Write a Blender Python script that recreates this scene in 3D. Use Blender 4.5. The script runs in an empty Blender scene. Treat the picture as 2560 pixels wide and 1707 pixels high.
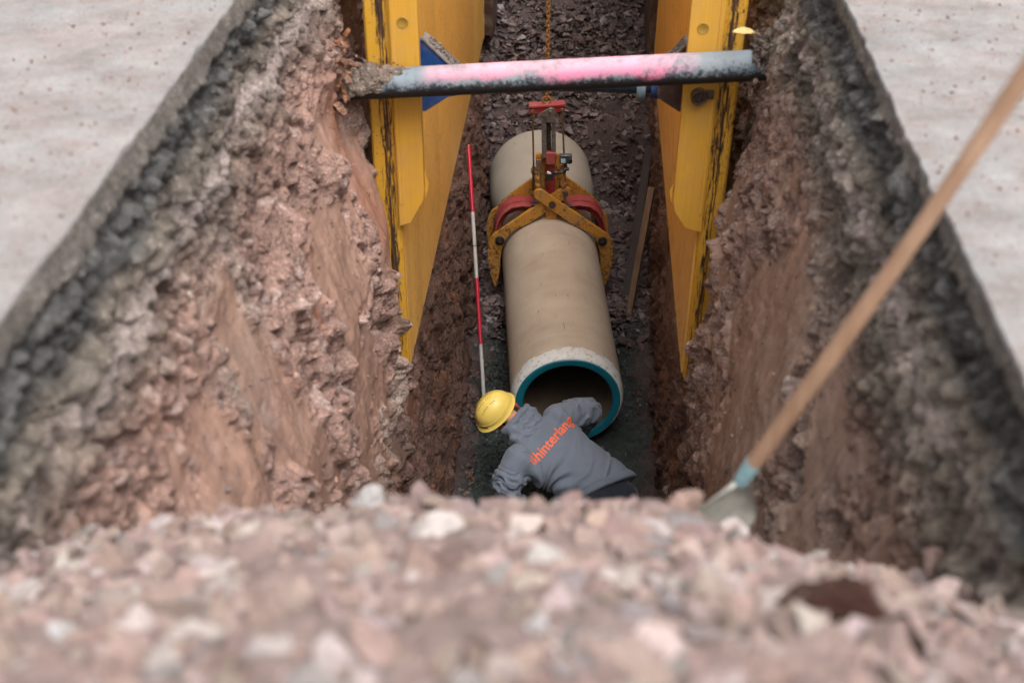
import bpy, bmesh, math, random
import numpy as np
from mathutils import Vector, Matrix
from mathutils.bvhtree import BVHTree

random.seed(7)
RNG = np.random.default_rng(7)
SC = bpy.context.scene
COL = SC.collection

# ------------------------------------------------------------------ camera
CZ = 1.6
ROT = ((0.9980036055, 0.0414342860, -0.0476655362),
       (0.0628242470, -0.5739257508, 0.8164939354),
       (0.0064743646, -0.8178584428, -0.5753830465))
cd = bpy.data.cameras.new('camera')
cam = bpy.data.objects.new('camera', cd)
COL.objects.link(cam)
cam.matrix_world = Matrix(((ROT[0][0], -ROT[0][1], -ROT[0][2], 0),
                           (ROT[1][0], -ROT[1][1], -ROT[1][2], 0),
                           (ROT[2][0], -ROT[2][1], -ROT[2][2], CZ),
                           (0, 0, 0, 1)))
cd.sensor_width = 36
cd.lens = 42.17
cd.clip_start = 0.05
cd.clip_end = 500
cd.dof.use_dof = True
cd.dof.focus_distance = 8.4
cd.dof.aperture_fstop = 1.5
SC.camera = cam

# ------------------------------------------------------------------ light
w = bpy.data.worlds.new('World')
SC.world = w
w.use_nodes = True
nt = w.node_tree
nt.nodes.clear()
sky = nt.nodes.new('ShaderNodeTexSky')
sky.sky_type = 'NISHITA'
sky.sun_disc = False
SUN_EL, SUN_AZ = math.radians(62), math.radians(150)
sky.sun_elevation = SUN_EL
sky.sun_rotation = SUN_AZ
sky.dust_density = 4.0
sky.air_density = 1.0
hs = nt.nodes.new('ShaderNodeHueSaturation')
hs.inputs['Saturation'].default_value = 0.10
bg = nt.nodes.new('ShaderNodeBackground')
bg.inputs['Strength'].default_value = 0.13
out = nt.nodes.new('ShaderNodeOutputWorld')
nt.links.new(sky.outputs[0], hs.inputs['Color'])
nt.links.new(hs.outputs[0], bg.inputs['Color'])
nt.links.new(bg.outputs[0], out.inputs['Surface'])
sl = bpy.data.lights.new('sun', 'SUN')
sl.energy = 1.35
sl.angle = math.radians(40)
sl.color = (1.0, 0.97, 0.93)
so = bpy.data.objects.new('sun', sl)
COL.objects.link(so)
sd = Vector((math.sin(SUN_AZ) * math.cos(SUN_EL), math.cos(SUN_AZ) * math.cos(SUN_EL), math.sin(SUN_EL)))
so.rotation_euler = (-sd).to_track_quat('-Z', 'Y').to_euler()
so.location = (0, 0, 20)
SC.view_settings.view_transform = 'Standard'
SC.view_settings.look = 'None'
SC.view_settings.exposure = 1.1
SC.view_settings.gamma = 1.0

# ------------------------------------------------------------------ noise
def _h(ix, iy, iz, s):
    h = (ix.astype(np.int64) * 374761393 + iy.astype(np.int64) * 668265263 + iz.astype(np.int64) * 2147483647 + s * 1274126177) & 0xFFFFFFFF
    h = ((h ^ (h >> 13)) * 1274126177) & 0xFFFFFFFF
    h = ((h ^ (h >> 16)) * 2246822519) & 0xFFFFFFFF
    return ((h ^ (h >> 15)) & 0xFFFFFF) / float(0xFFFFFF)

def vn(x, y, z=0, s=0):
    x = np.asarray(x, float); y = np.asarray(y, float)
    z = np.zeros_like(x) + z
    ix, iy, iz = np.floor(x), np.floor(y), np.floor(z)
    fx, fy, fz = x - ix, y - iy, z - iz
    fx, fy, fz = (f * f * f * (f * (f * 6 - 15) + 10) for f in (fx, fy, fz))
    r = 0
    for a in (0, 1):
        for b in (0, 1):
            for c in (0, 1):
                wgt = (fx if a else 1 - fx) * (fy if b else 1 - fy) * (fz if c else 1 - fz)
                r = r + wgt * _h(ix + a, iy + b, iz + c, s)
    return r * 2 - 1

def fbm(x, y, z=0, s=0, o=4, g=0.5):
    r, a, f, t = 0, 1.0, 1.0, 0
    for k in range(o):
        r = r + a * vn(np.asarray(x) * f, np.asarray(y) * f, np.asarray(z) * f, s + k * 17)
        t += a; a *= g; f *= 2.03
    return r / t

def clods(u, v, s=0, tilt=0.9, curv=1.7):
    """union of tilted paraboloid lumps: angular clods with creases between them"""
    iu, iv = np.floor(u), np.floor(v)
    best = np.full(np.shape(u), -9.0)
    idc = np.zeros(np.shape(u))
    z = np.zeros_like(iu)
    for a in (-1, 0, 1):
        for b in (-1, 0, 1):
            cu, cv = iu + a, iv + b
            r1, r2, r3, r4, r5 = (_h(cu, cv, z, s + k) for k in range(5))
            du, dv = u - cu - r1, v - cv - r2
            val = r3 * 0.9 + (r4 - .5) * 2 * tilt * du + (r5 - .5) * 2 * tilt * dv - curv * (du * du + dv * dv)
            m = val > best
            best = np.where(m, val, best)
            idc = np.where(m, r1 * .6 + r4 * .4, idc)
    return best, idc

def sstep(a, b, x):
    t = np.clip((x - a) / (b - a), 0, 1)
    return t * t * (3 - 2 * t)

# ------------------------------------------------------------------ mesh helpers
def mesh_np(name, V, F, mat=None, parent=None, smooth=True, color=None, attrs=None, sharp=None):
    me = bpy.data.meshes.new(name)
    V = np.asarray(V, np.float32)
    if isinstance(F, np.ndarray):
        n = F.shape[1]
        me.vertices.add(len(V)); me.vertices.foreach_set('co', V.ravel())
        me.loops.add(F.size); me.loops.foreach_set('vertex_index', F.ravel().astype(np.int32))
        me.polygons.add(len(F))
        me.polygons.foreach_set('loop_start', np.arange(0, F.size, n, dtype=np.int32))
        me.polygons.foreach_set('loop_total', np.full(len(F), n, np.int32))
        me.update(calc_edges=True)
    else:
        me.from_pydata([tuple(map(float, p)) for p in V], [], F)
    me.validate()
    me.polygons.foreach_set('use_smooth', np.full(len(me.polygons), smooth))
    if color is not None:
        ca = me.color_attributes.new('tint', 'FLOAT_COLOR', 'POINT')
        c4 = np.ones((len(V), 4), np.float32); c4[:, :3] = color
        ca.data.foreach_set('color', c4.ravel())
    for k, a in (attrs or {}).items():
        at = me.attributes.new(k, 'FLOAT', 'POINT'); at.data.foreach_set('value', np.asarray(a, np.float32).ravel())
    if sharp is not None:
        me.set_sharp_from_angle(angle=math.radians(sharp))
    if mat: me.materials.append(mat)
    o = bpy.data.objects.new(name, me)
    COL.objects.link(o)
    if parent:
        o.parent = parent
    return o

def grid_faces(nu, nv, flip=False):
    i = np.arange(nu * nv).reshape(nu, nv)
    q = np.stack([i[:-1, :-1], i[1:, :-1], i[1:, 1:], i[:-1, 1:]], -1).reshape(-1, 4)
    return q[:, ::-1].copy() if flip else q

def tag(o, label=None, cat=None, group=None, kind=None):
    if label: o['label'] = label
    if cat: o['category'] = cat
    if group: o['group'] = group
    if kind: o['kind'] = kind
    return o

def thing(name, loc, label, cat, group=None, rot=None):
    o = bpy.data.objects.new(name, None)
    COL.objects.link(o)
    o.location = loc
    if rot is not None: o.rotation_euler = rot
    o.empty_display_size = .1
    return tag(o, label, cat, group)

class MB:
    def __init__(s): s.V = []; s.F = []
    def add(s, V, F):
        n = len(s.V); s.V += [tuple(map(float, v)) for v in V]; s.F += [tuple(i + n for i in f) for f in F]; return s
    def box(s, c, d, M=None):
        x, y, z = (k / 2 for k in d)
        P = [Vector((a * x, b * y, e * z)) for a in (-1, 1) for b in (-1, 1) for e in (-1, 1)]
        if M: P = [M @ p for p in P]
        P = [p + Vector(c) for p in P]
        return s.add(P, [(0, 1, 3, 2), (4, 6, 7, 5), (0, 4, 5, 1), (2, 3, 7, 6), (0, 2, 6, 4), (1, 5, 7, 3)])
    def prism(s, poly, fn, a, b):
        """poly: 2D points, fn(p, q, t)->3D, extruded from t=a to t=b"""
        n = len(poly)
        V = [fn(p[0], p[1], a) for p in poly] + [fn(p[0], p[1], b) for p in poly]
        F = [tuple(range(n))[::-1], tuple(range(n, 2 * n))] + [(i, (i + 1) % n, n + (i + 1) % n, n + i) for i in range(n)]
        return s.add(V, F)
    def tube(s, pts, r, n=12, cap=True):
        pts = [Vector(p) for p in pts]
        m = len(pts)
        if not hasattr(r, '__len__'): r = [r] * m
        V = []; up = None
        for i, p in enumerate(pts):
            t = (pts[min(i + 1, m - 1)] - pts[max(i - 1, 0)]).normalized()
            if up is None:
                up = Vector((0, 0, 1)) if abs(t.z) < .9 else Vector((1, 0, 0))
            up = (up - t * up.dot(t)).normalized(); q = t.cross(up)
            V += [p + (up * math.cos(k * 2 * math.pi / n) + q * math.sin(k * 2 * math.pi / n)) * r[i] for k in range(n)]
        F = [(i * n + k, i * n + (k + 1) % n, (i + 1) * n + (k + 1) % n, (i + 1) * n + k) for i in range(m - 1) for k in range(n)]
        if cap: F += [tuple(range(n))[::-1], tuple(range((m - 1) * n, m * n))]
        return s.add(V, F)
    def lathe(s, prof, n=48, M=None):
        """prof (r, y) around local Y"""
        V = []
        for r, y in prof:
            for k in range(n):
                a = 2 * math.pi * k / n
                V.append(Vector((r * math.cos(a), y, r * math.sin(a))))
        if M: V = [M @ v for v in V]
        m = len(prof)
        return s.add(V, [(i * n + k, (i + 1) * n + k, (i + 1) * n + (k + 1) % n, i * n + (k + 1) % n) for i in range(m - 1) for k in range(n)])
    def build(s, name, mat, parent=None, smooth=True, sharp=35, bevel=0, local=True):
        V = s.V
        if parent is not None and local:
            bpy.context.view_layer.update()
            Mi = parent.matrix_world.inverted()
            V = [tuple(Mi @ Vector(v)) for v in V]
        o = mesh_np(name, V, s.F, mat, parent, smooth, sharp=sharp)
        bm = bmesh.new(); bm.from_mesh(o.data); bmesh.ops.recalc_face_normals(bm, faces=bm.faces); bm.to_mesh(o.data); bm.free()
        if bevel:
            b = o.modifiers.new('bevel', 'BEVEL'); b.width = bevel; b.segments = 2; b.limit_method = 'ANGLE'; b.angle_limit = math.radians(40)
        return o

# ------------------------------------------------------------------ materials
class NT:
    def __init__(s, name):
        s.m = bpy.data.materials.new(name); s.m.use_nodes = True
        s.t = s.m.node_tree; s.b = s.t.nodes['Principled BSDF']
    def n(s, typ, **k):
        o = s.t.nodes.new(typ)
        for a, v in k.items():
            if a in ('inp',):
                for i, x in v.items():
                    if hasattr(x, 'is_output') : s.t.links.new(x, o.inputs[i])
                    else: o.inputs[i].default_value = x
            else: setattr(o, a, v)
        return o
    def link(s, a, b): s.t.links.new(a, b)
    def coord(s, scale=(1, 1, 1), which='Object'):
        c = s.n('ShaderNodeTexCoord'); mp = s.n('ShaderNodeMapping')
        s.link(c.outputs[which], mp.inputs['Vector']); mp.inputs['Scale'].default_value = scale
        return mp.outputs[0]
    def noise(s, vec, scale, detail=5, rough=.6, dist=0):
        o = s.n('ShaderNodeTexNoise', inp={'Scale': scale, 'Detail': detail, 'Roughness': rough, 'Distortion': dist})
        s.link(vec, o.inputs['Vector']); return o.outputs['Fac']
    def ramp(s, f, pts, interp='LINEAR'):
        o = s.n('ShaderNodeValToRGB'); s.link(f, o.inputs[0]); e = o.color_ramp.elements
        o.color_ramp.interpolation = interp
        while len(e) < len(pts): e.new(0.5)
        for i, (p, c) in enumerate(pts):
            e[i].position = p
            e[i].color = (c, c, c, 1) if not hasattr(c, '__len__') else (*c, 1)
        return o.outputs[0]
    def mix(s, f, a, b, bt='MIX'):
        o = s.n('ShaderNodeMix', data_type='RGBA', blend_type=bt)
        for i, x in ((0, f), (6, a), (7, b)):
            if hasattr(x, 'is_output'): s.link(x, o.inputs[i])
            elif hasattr(x, '__len__'): o.inputs[i].default_value = (*x, 1)
            else: o.inputs[i].default_value = x if i == 0 else (x, x, x, 1)
        return o.outputs[2]
    def math(s, op, a, b=0.0, clamp=False):
        o = s.n('ShaderNodeMath', operation=op, use_clamp=clamp)
        for i, x in ((0, a), (1, b)):
            if hasattr(x, 'is_output'): s.link(x, o.inputs[i])
            else: o.inputs[i].default_value = x
        return o.outputs[0]
    def bump(s, h, dist=.01, strength=1.0, prev=None):
        o = s.n('ShaderNodeBump', inp={'Strength': strength, 'Distance': dist})
        s.link(h, o.inputs['Height'])
        if prev: s.link(prev, o.inputs['Normal'])
        s.link(o.outputs[0], s.b.inputs['Normal']); return o.outputs[0]
    def set(s, col=None, rough=None, metal=None, spec=None):
        for k, x in (('Base Color', col), ('Roughness', rough), ('Metallic', metal), ('Specular IOR Level', spec)):
            if x is None: continue
            if hasattr(x, 'is_output'): s.link(x, s.b.inputs[k])
            elif hasattr(x, '__len__'): s.b.inputs[k].default_value = (*x, 1)
            else: s.b.inputs[k].default_value = x
        return s.m

def earth_mat(name, var=.35, fine=90, bumpd=.012, rough=.9, spec=.25, spk=1.0):
    m = NT(name); v = m.coord()
    a = m.n('ShaderNodeAttribute', attribute_name='tint')
    n1 = m.noise(v, 14, 6, .7); n2 = m.noise(v, fine, 5, .75)
    vo = m.n('ShaderNodeTexVoronoi', inp={'Scale': fine * .9, 'Randomness': 1}); m.link(v, vo.inputs['Vector'])
    f1 = m.ramp(n1, [(.25, 1 - var), (.75, 1 + var * .6)])
    f2 = m.ramp(n2, [(.3, 1 - var), (.7, 1 + var * .8)])
    c = m.mix(1, a.outputs['Color'], f1, 'MULTIPLY'); c = m.mix(1, c, f2, 'MULTIPLY')
    sv = m.n('ShaderNodeSeparateColor'); m.link(vo.outputs['Color'], sv.inputs[0])
    sp = m.mix(1, c, m.ramp(sv.outputs[0], [(.0, 1 - .38 * spk), (.12, 1 - .14 * spk), (.85, 1 + .05 * spk), (1, 1 + .5 * spk)]), 'MULTIPLY')
    sm = m.n('ShaderNodeAttribute', attribute_name='smear').outputs['Fac']
    rf = m.math('SUBTRACT', 1.0, m.math('MULTIPLY', sm, .85))
    sp = m.mix(m.math('MULTIPLY', sm, .8), sp, a.outputs['Color'])
    b = m.bump(m.math('MULTIPLY', n2, rf), bumpd, 1.0)
    b = m.bump(m.math('MULTIPLY', vo.outputs['Distance'], rf), bumpd * .8, .8, b)
    rn = m.ramp(n1, [(.35, rough - .25), (.7, min(1, rough + .05))])
    return m.set(sp, rn, 0, spec)

def flat_mat(name, col, rough=.6, metal=0, var=.15, scale=20, bumpd=0.0, spec=.5):
    m = NT(name); v = m.coord(); n = m.noise(v, scale, 6, .65)
    f = m.ramp(n, [(.3, 1 - var), (.7, 1 + var)])
    c = m.mix(1, col, f, 'MULTIPLY')
    if bumpd: m.bump(n, bumpd, .6)
    return m.set(c, m.ramp(n, [(.3, min(1, rough + .12)), (.7, max(.05, rough - .1))]), metal, spec)

def paint_mat(name, col, scratch=.5, vs=(9, 9, .9), dark=(.018, .013, .010), rough=.42, dirt=.25, chips=.60, band=None):
    """painted steel: scratches drawn along local Z, chips, dust"""
    m = NT(name)
    v = m.coord(vs); v1 = m.coord((1, 1, 1)); v2 = m.coord((40, 40, 1.2))
    n = m.noise(v, 5, 9, .72, .4); big = m.noise(v1, 1.6, 4, .6)
    s = m.math('ADD', m.math('MULTIPLY', n, .8), m.math('MULTIPLY', big, .22))
    if band:
        ax, c0, wd, gain = band
        sx = m.n('ShaderNodeSeparateXYZ'); tc = m.n('ShaderNodeTexCoord'); m.link(tc.outputs['Object'], sx.inputs[0])
        d = m.math('ABSOLUTE', m.math('SUBTRACT', sx.outputs[ax], c0))
        d = m.math('SUBTRACT', 1.0, m.math('DIVIDE', d, wd), True)
        s = m.math('ADD', s, m.math('MULTIPLY', d, gain))
    mask = m.ramp(s, [(scratch, 0), (scratch + .012, 1)])
    ch = m.ramp(m.noise(v1, 38, 6, .8), [(chips, 0), (chips + .02, 1)])
    chip2 = m.math('MULTIPLY', ch, m.ramp(big, [(.42, 0), (.60, 1)]))
    mask = m.math('MAXIMUM', mask, chip2)
    st = m.noise(v2, 2, 5, .7)
    c = m.mix(m.ramp(st, [(.35, 0), (.75, dirt)]), col, (col[0] * .62, col[1] * .50, col[2] * .5 + .01))
    dn = m.noise(v1, 7, 6, .7)
    c = m.mix(m.ramp(dn, [(.45, 0), (.8, dirt * .9)]), c, (.34, .24, .16))
    rust = m.mix(m.noise(v1, 60, 4), dark, (dark[0] * 5, dark[1] * 3, dark[2] * 2))
    c = m.mix(mask, c, rust)
    hb = m.math('MULTIPLY', mask, -1.0)
    b = m.bump(hb, .0015, .8); m.bump(st, .0012, .35, b)
    r = m.mix(mask, m.ramp(dn, [(.3, rough - .06), (.7, rough + .2)]), .8)
    return m.set(c, r, 0, .45)

YEL = (.66, .315, .028)
M_yellow = paint_mat('yellow_panel_paint', (.78, .44, .085), .605, (16, 16, 1.4), dirt=.3, chips=.60)
M_postL = paint_mat('yellow_post_paint_left', (.64, .335, .032), .70, (20, 20, 1.3), dirt=.25, chips=.58, band=(0, -1.005, .07, .24))
M_postR = paint_mat('yellow_post_paint_right', (.64, .335, .032), .70, (18, 18, 1.5), dirt=.25, chips=.57, band=(0, .73, .08, .22))
M_rail = paint_mat('yellow_rail_paint', (.64, .335, .04), .715, (14, 14, 1.2), dirt=.35, chips=.70)
M_grab = paint_mat('yellow_grab_paint', (.50, .235, .03), .57, (6, 6, 6), dirt=.55, chips=.53, dark=(.03, .018, .012))
M_red = paint_mat('red_grab_paint', (.30, .022, .028), .66, (6, 6, 6), dirt=.6, chips=.6, dark=(.10, .05, .04))
M_pink = paint_mat('pale_red_highlight_paint', (.34, .050, .052), .62, (6, 6, 6), dirt=.5, chips=.62, dark=(.12, .06, .05))  # paler copy of the red, painting a pink highlight onto the flanges
M_blue = paint_mat('blue_bracket_paint', (.01, .055, .19), .70, (6, 6, 3), dirt=.35, chips=.66)
M_rust = paint_mat('dark_rusty_steel', (.055, .032, .024), .60, (8, 8, 1.5), dirt=.7, chips=.55, dark=(.02, .012, .01))
M_steel = flat_mat('worn_steel', (.22, .20, .18), .45, .7, .4, 40, .001)
M_dark = flat_mat('dark_greasy_steel', (.035, .032, .032), .45, .5, .5, 50, .001)
M_rod = flat_mat('rusty_rod', (.14, .09, .05), .6, .4, .4, 60)
M_chain = flat_mat('rusty_chain', (.30, .15, .045), .6, .3, .45, 80)
M_black = flat_mat('black_plastic', (.012, .012, .014), .35, 0, .3, 60)
M_grey = flat_mat('camera_grey', (.07, .075, .085), .35, .2, .2, 60)
M_screen = flat_mat('camera_screen', (.35, .50, .50), .15, 0, .3, 200)
M_lens = flat_mat('lens_glass', (.01, .012, .018), .08, 0, .1, 60)
M_white = flat_mat('white_plastic', (.6, .6, .58), .5, 0, .15, 60)

# ------------------------------------------------------------------ rocks
def rock_templates(n, k, flat, seed):
    rr = np.random.default_rng(seed); out = []
    for i in range(n):
        P = rr.normal(size=(k, 3)); P /= np.linalg.norm(P, axis=1)[:, None]
        P *= rr.uniform(.72, 1.0, (k, 1)); P *= np.array([1, rr.uniform(.55, .95), rr.uniform(flat * .7, flat * 1.3)])
        bm = bmesh.new()
        for p in P: bm.verts.new(p)
        r = bmesh.ops.convex_hull(bm, input=bm.verts)
        for g in r['geom_interior']:
            if isinstance(g, bmesh.types.BMVert) and g.is_valid: bm.verts.remove(g)
        bmesh.ops.triangulate(bm, faces=bm.faces); bm.verts.index_update()
        out.append((np.array([v.co for v in bm.verts]), np.array([[v.index for v in f.verts] for f in bm.faces])))
        bm.free()
    return out
TPL = rock_templates(26, 15, .55, 3)
SHARD = rock_templates(26, 11, .30, 5)

def scatter(name, pos, size, cols, mat, seed=1, normal=None, tiltmax=.7, kind='stuff', parent=None, tpl=None):
    """many angular stones in one mesh"""
    tpl = tpl or TPL
    rr = np.random.default_rng(seed); Vs, Fs, Cs = [], [], []; off = 0
    for i in range(len(pos)):
        V, F = tpl[rr.integers(len(tpl))]
        a = rr.uniform(0, 2 * math.pi); t = rr.normal(0, tiltmax, 2)
        M = (Matrix.Rotation(t[0], 3, 'X') @ Matrix.Rotation(t[1], 3, 'Y') @ Matrix.Rotation(a, 3, 'Z'))
        if normal is not None:
            M = Vector((0, 0, 1)).rotation_difference(Vector(normal[i])).to_matrix() @ M
        W = V @ np.array(M).T * size[i] + pos[i]
        Vs.append(W); Fs.append(F + off); Cs.append(np.repeat(cols[i][None], len(V), 0)); off += len(V)
    o = mesh_np(name, np.concatenate(Vs), np.concatenate(Fs), mat, parent, False, np.concatenate(Cs))
    if kind: tag(o, kind=kind)
    return o

def rock_cols(n, pal, rr, var=.18):
    pal = np.array(pal); c = pal[rr.integers(0, len(pal), n)]
    return np.clip(c * rr.uniform(1 - var, 1 + var, (n, 1)) * rr.uniform(.96, 1.04, (n, 3)), 0, 1)

M_wall = earth_mat('cut_earth', .38, 95, .012)
M_heap = earth_mat('dusty_red_rubble', .14, 60, .008, .95, .15, .25)
M_far = earth_mat('damp_purple_rubble', .35, 80, .008, .62, .55)
M_bed = earth_mat('dark_green_gravel', .4, 110, .008, .8, .35)

# ------------------------------------------------------------------ trench walls
def lerp_profile(knots, s):
    k = np.array(knots); return np.interp(s, k[:, 0], k[:, 1])

# (z, X) profiles; near = in front of the trench box, far = beside and behind it
LN = [(-4.35, -.77), (-4.1, -.79), (-3.3, -.93), (-2.7, -.985), (-2.0, -1.0), (-1.6, -1.03), (-1.2, -1.13), (-.8, -1.22), (-.4, -1.26), (-.10, -1.30), (0, -1.345)]
LF = [(-4.35, -.74), (-4.1, -.78), (-3.4, -.90), (-2.85, -.98), (-2.6, -1.16), (-1.5, -1.24), (-.8, -1.28), (-.4, -1.31), (-.1, -1.33), (0, -1.35)]
RN = [(-4.35, .65), (-4.1, .665), (-2.6, .70), (-2.1, .72), (-1.4, .775), (-.9, .86), (-.5, .93), (-.12, .985), (0, 1.012)]
RF = [(-4.35, .62), (-4.1, .66), (-3.0, .68), (-2.75, .70), (-2.5, .86), (-1.5, .90), (-.8, .95), (-.1, 1.0), (0, 1.015)]

def make_wall(side, near, far, name):
    ys = np.concatenate([np.arange(.9, 6.4, .0085), np.arange(6.4, 11.5, .0115), np.arange(11.5, 15.5, .02)])
    zs = np.concatenate([np.arange(-4.35, -.005, .0088), [0.0]])
    Y, Z = np.meshgrid(ys, zs, indexing='ij')
    kn, kf = np.array(sorted(near)), np.array(sorted(far))
    xn, xf = np.interp(Z, kn[:, 0], kn[:, 1]), np.interp(Z, kf[:, 0], kf[:, 1])
    wob = fbm(Z * 1.5, Y * 0 + side, s=5) * .12
    t = sstep(5.60, 5.86, Y + wob)
    X = xn * (1 - t) + xf * t
    S = 11 if side < 0 else 57
    # big shape
    edge = np.clip(-Z / .35, 0, 1)
    wz = Z + .08 * fbm(Y * 2, Z * 2, s=S); wy = Y + .08 * fbm(Y * 2, Z * 2, s=S + 1)
    low = fbm(Y * .9, Z * .9, s=S + 2, o=3)
    mid = fbm(Y * 4, Z * 4, s=S + 3, o=4)
    c1, i1 = clods(wy * 4.2, wz * 4.2, S + 10, 1.0, 1.3)
    stz = 1.0 if side < 0 else .58
    c2, i2 = clods(wy * 10.5 + i1 + .25 * mid, wz * 10 * stz + .25 * low, S + 20, 1.7, 1.3)
    cg, ig = clods(wy * 19 + .3 * mid, wz * 19, S + 25, 1.8, 1.4)
    gz = 1 - sstep(.55, 1.0, -Z) if side < 0 else 1 - sstep(.8, 1.25, -Z)
    c2 = c2 * (1 - gz * .8) + cg * gz * .62
    c3, i3 = clods(wy * 28, wz * 27 * (.5 + .5 * stz) + i2, S + 30, 1.8, 1.4)
    # clay smears left by the bucket teeth: long, smooth, steep
    sm = fbm((Y + Z * (.35 * side * -1)) * 3.4, Z * .75, s=S + 40, o=3) + .25 * fbm(Y * 9, Z * 2.2, s=S + 41, o=3)
    smear = sstep(.02, .20, sm - .20 * np.clip(c2, 0, 1) + .12 * low + .10 * mid) * sstep(-.45, -.8, Z) * sstep(-4.0, -2.6, Z)
    bandc = -.98 if side < 0 else .72
    big_ = np.exp(-((Y - 4.75 + .35 * (Z + 1.4)) / .42) ** 2 - ((Z + 1.35) / .50) ** 2) if side < 0 else np.exp(-((Y - 4.2 + .30 * (Z + 1.5)) / .75) ** 2 - ((Z + 1.45) / .70) ** 2)
    if side > 0:
        smear = np.maximum(smear, sstep(-.10, .10, sm * .5 + .55 * mid + .30 * low - .20 * np.clip(c2, 0, 1) + .24) * sstep(-.50, -.85, Z + .2 * low) * sstep(-4.0, -3.0, Z) * (1 - .6 * sstep(-1.9, -2.6, Z) * sstep(5.3, 5.6, Y)))
    smear = np.maximum(smear, sstep(.38, .55, big_ + .32 * mid - .12 * np.clip(c2, 0, 1)))
    vb = np.exp(-((Y - (4.55 if side < 0 else 4.35) + .12 * vn(Z * 1.3, Z * 0, s=S)) / (.26 if side < 0 else .34)) ** 2) * sstep(-1.0, -1.9, Z) * sstep(-4.1, -3.4, Z)
    smear = np.maximum(smear, sstep(.35, .6, vb + .18 * mid))
    deep = sstep(-2.2, -3.0, Z) * t
    yy_ = Y + Z * (.30 if side > 0 else -.42 * 0 + .12) + .03 * low
    stria = vn(yy_ * 34, Z * .9, s=S + 50) * .6 + vn(yy_ * 80, Z * 2.0, s=S + 51) * .4 + .5 * vn(yy_ * 11, Z * .6, s=S + 52)
    rough = 1 - .93 * smear
    gravel = 1 - sstep(-.95, -.65, -(-Z) * -1 * -1) if False else sstep(-1.0, -.6, Z)
    asp = sstep(-.24, -.20, Z)
    D = (.055 * low + .030 * mid * (.4 + .6 * rough)
         + (.055 * c1 * (1 - .7 * gravel) + .032 * c2 * (.35 + 1.1 * sstep(-.35, .35, mid)) * (1 - .35 * gravel) + (.017 + .009 * gravel) * c3) * rough * (1 - .25 * deep)
         + .0065 * stria * smear - .010 * smear - .036 * rough)
    pit = sstep(.16, .42, fbm(wy * 7.5, wz * 9, s=S + 44, o=3)) + .7 * sstep(.22, .42, fbm(wy * 19, wz * 21, s=S + 45, o=2))
    D = D - (.038 * pit * rough) * (1 - .35 * deep)
    D = D * (.40 + .60 * edge)
    # cut pavement slab sits proud of the loose layers
    slab = sstep(-.080 if side < 0 else -.060, -.062 if side < 0 else -.042, Z + .014 * fbm(Y * 7, Z * 12, s=S + 60) + .006 * vn(Y * 45, Z * 45, s=S + 61))
    D = D * (1 - .75 * slab) + slab * (.006 + .010 * c3 * edge) - (1 - slab) * asp * (.040 - .010 * cg - .02 * c3)
    # cavity and overhang near service pipe
    D += .06 * np.exp(-((Y - 5.35) / .35) ** 2 - ((Z + .62) / .16) ** 2)
    if side < 0:
        D += .05 * np.exp(-((Y - 5.3) / .3) ** 2 - ((Z + 1.75) / .5) ** 2) - .05 * np.exp(-((Y - 5.55) / .12) ** 2 - ((Z + 1.15) / .28) ** 2)
    X = X - side * D
    Yo = Y + .02 * fbm(Y * 12, Z * 12, s=S + 70) * rough
    Zo = np.where(Z < -.02, Z + .02 * fbm(Y * 12, Z * 12, s=S + 71) * rough * edge, Z)
    # ---- colour of the strata (albedo only)
    def c(*a): return np.array(a)[None, None]
    zz = Z + .10 * fbm(Y * 1.3, Z * 1.3, s=S + 80) + .03 * mid
    pink = (c(.43, .27, .222) if side < 0 else c(.38, .245, .196))
    C = pink + 0 * Z[..., None]
    pv = fbm(Y * 1.7, Z * 1.7, s=S + 81)[..., None]
    C = C * (1 + .25 * pv)
    C = C * (1 - .3 * (i2 > .62)[..., None] * .7) + .14 * (i3 > .78)[..., None] * c(1, .95, .92)
    greyp = sstep(.1, .45, fbm(Y * 1.4 + 7, Z * 1.4, s=S + 85))[..., None]
    C = C * (1 - .55 * greyp) + .55 * greyp * c(.40, .34, .295)
    clay = c(.49, .295, .22) * (1 + .18 * stria[..., None]) if side < 0 else c(.50, .345, .27) * (1 + .18 * stria[..., None])
    red = sstep(-.1, .5, fbm(Y * 2.2, Z * .9, s=S + 86))[..., None]
    clay = clay * (1 - red) + red * c(.46, .205, .125) if side < 0 else clay * (1 - red * .5) + red * .5 * c(.44, .24, .16)
    clay = clay * .68 * (1 + .22 * pv) * (1 + .22 * fbm(Y * 14, Z * 5, s=S + 90, o=3)[..., None])
    grit = (vn(Y * 60, Z * 60, s=S + 91) > .55)[..., None] * .35
    clay = clay * (1 - grit) + grit * c(.20, .15, .125)
    sc_ = np.clip(smear * (.80 + .5 * mid), 0, .92)[..., None]
    C = C * (1 - sc_) + sc_ * clay
    gl = -.42 if side < 0 else -.56
    g = sstep(gl - .22, gl + .12, zz)[..., None]
    gc = c(.235, .195, .160) * (1 + .5 * pv) * (1 + .9 * (i3[..., None] - .45))
    gdark = sstep(.0, .35, fbm(Y * 5, Z * 5, s=S + 87))[..., None]
    gc = gc * (1 - .5 * gdark)
    C = C * (1 - g) + g * gc
    pk = (np.exp(-((zz + .34) / .045) ** 2) * .7)[..., None]
    C = C * (1 - pk) + pk * c(.52, .42, .39)
    a = sstep(-.25, -.17, zz)[..., None]
    C = C * (1 - a) + a * c(.115, .110, .106) * (1 + 1.1 * (i3[..., None] - .4))
    s_ = slab[..., None]
    C = C * (1 - s_) + s_ * c(.165, .145, .128) * (1 + .35 * mid[..., None]) * (1 + .5 * (i3[..., None] - .4))
    wet = sstep(-2.35, -3.05, zz + .1 * mid)[..., None]
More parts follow.
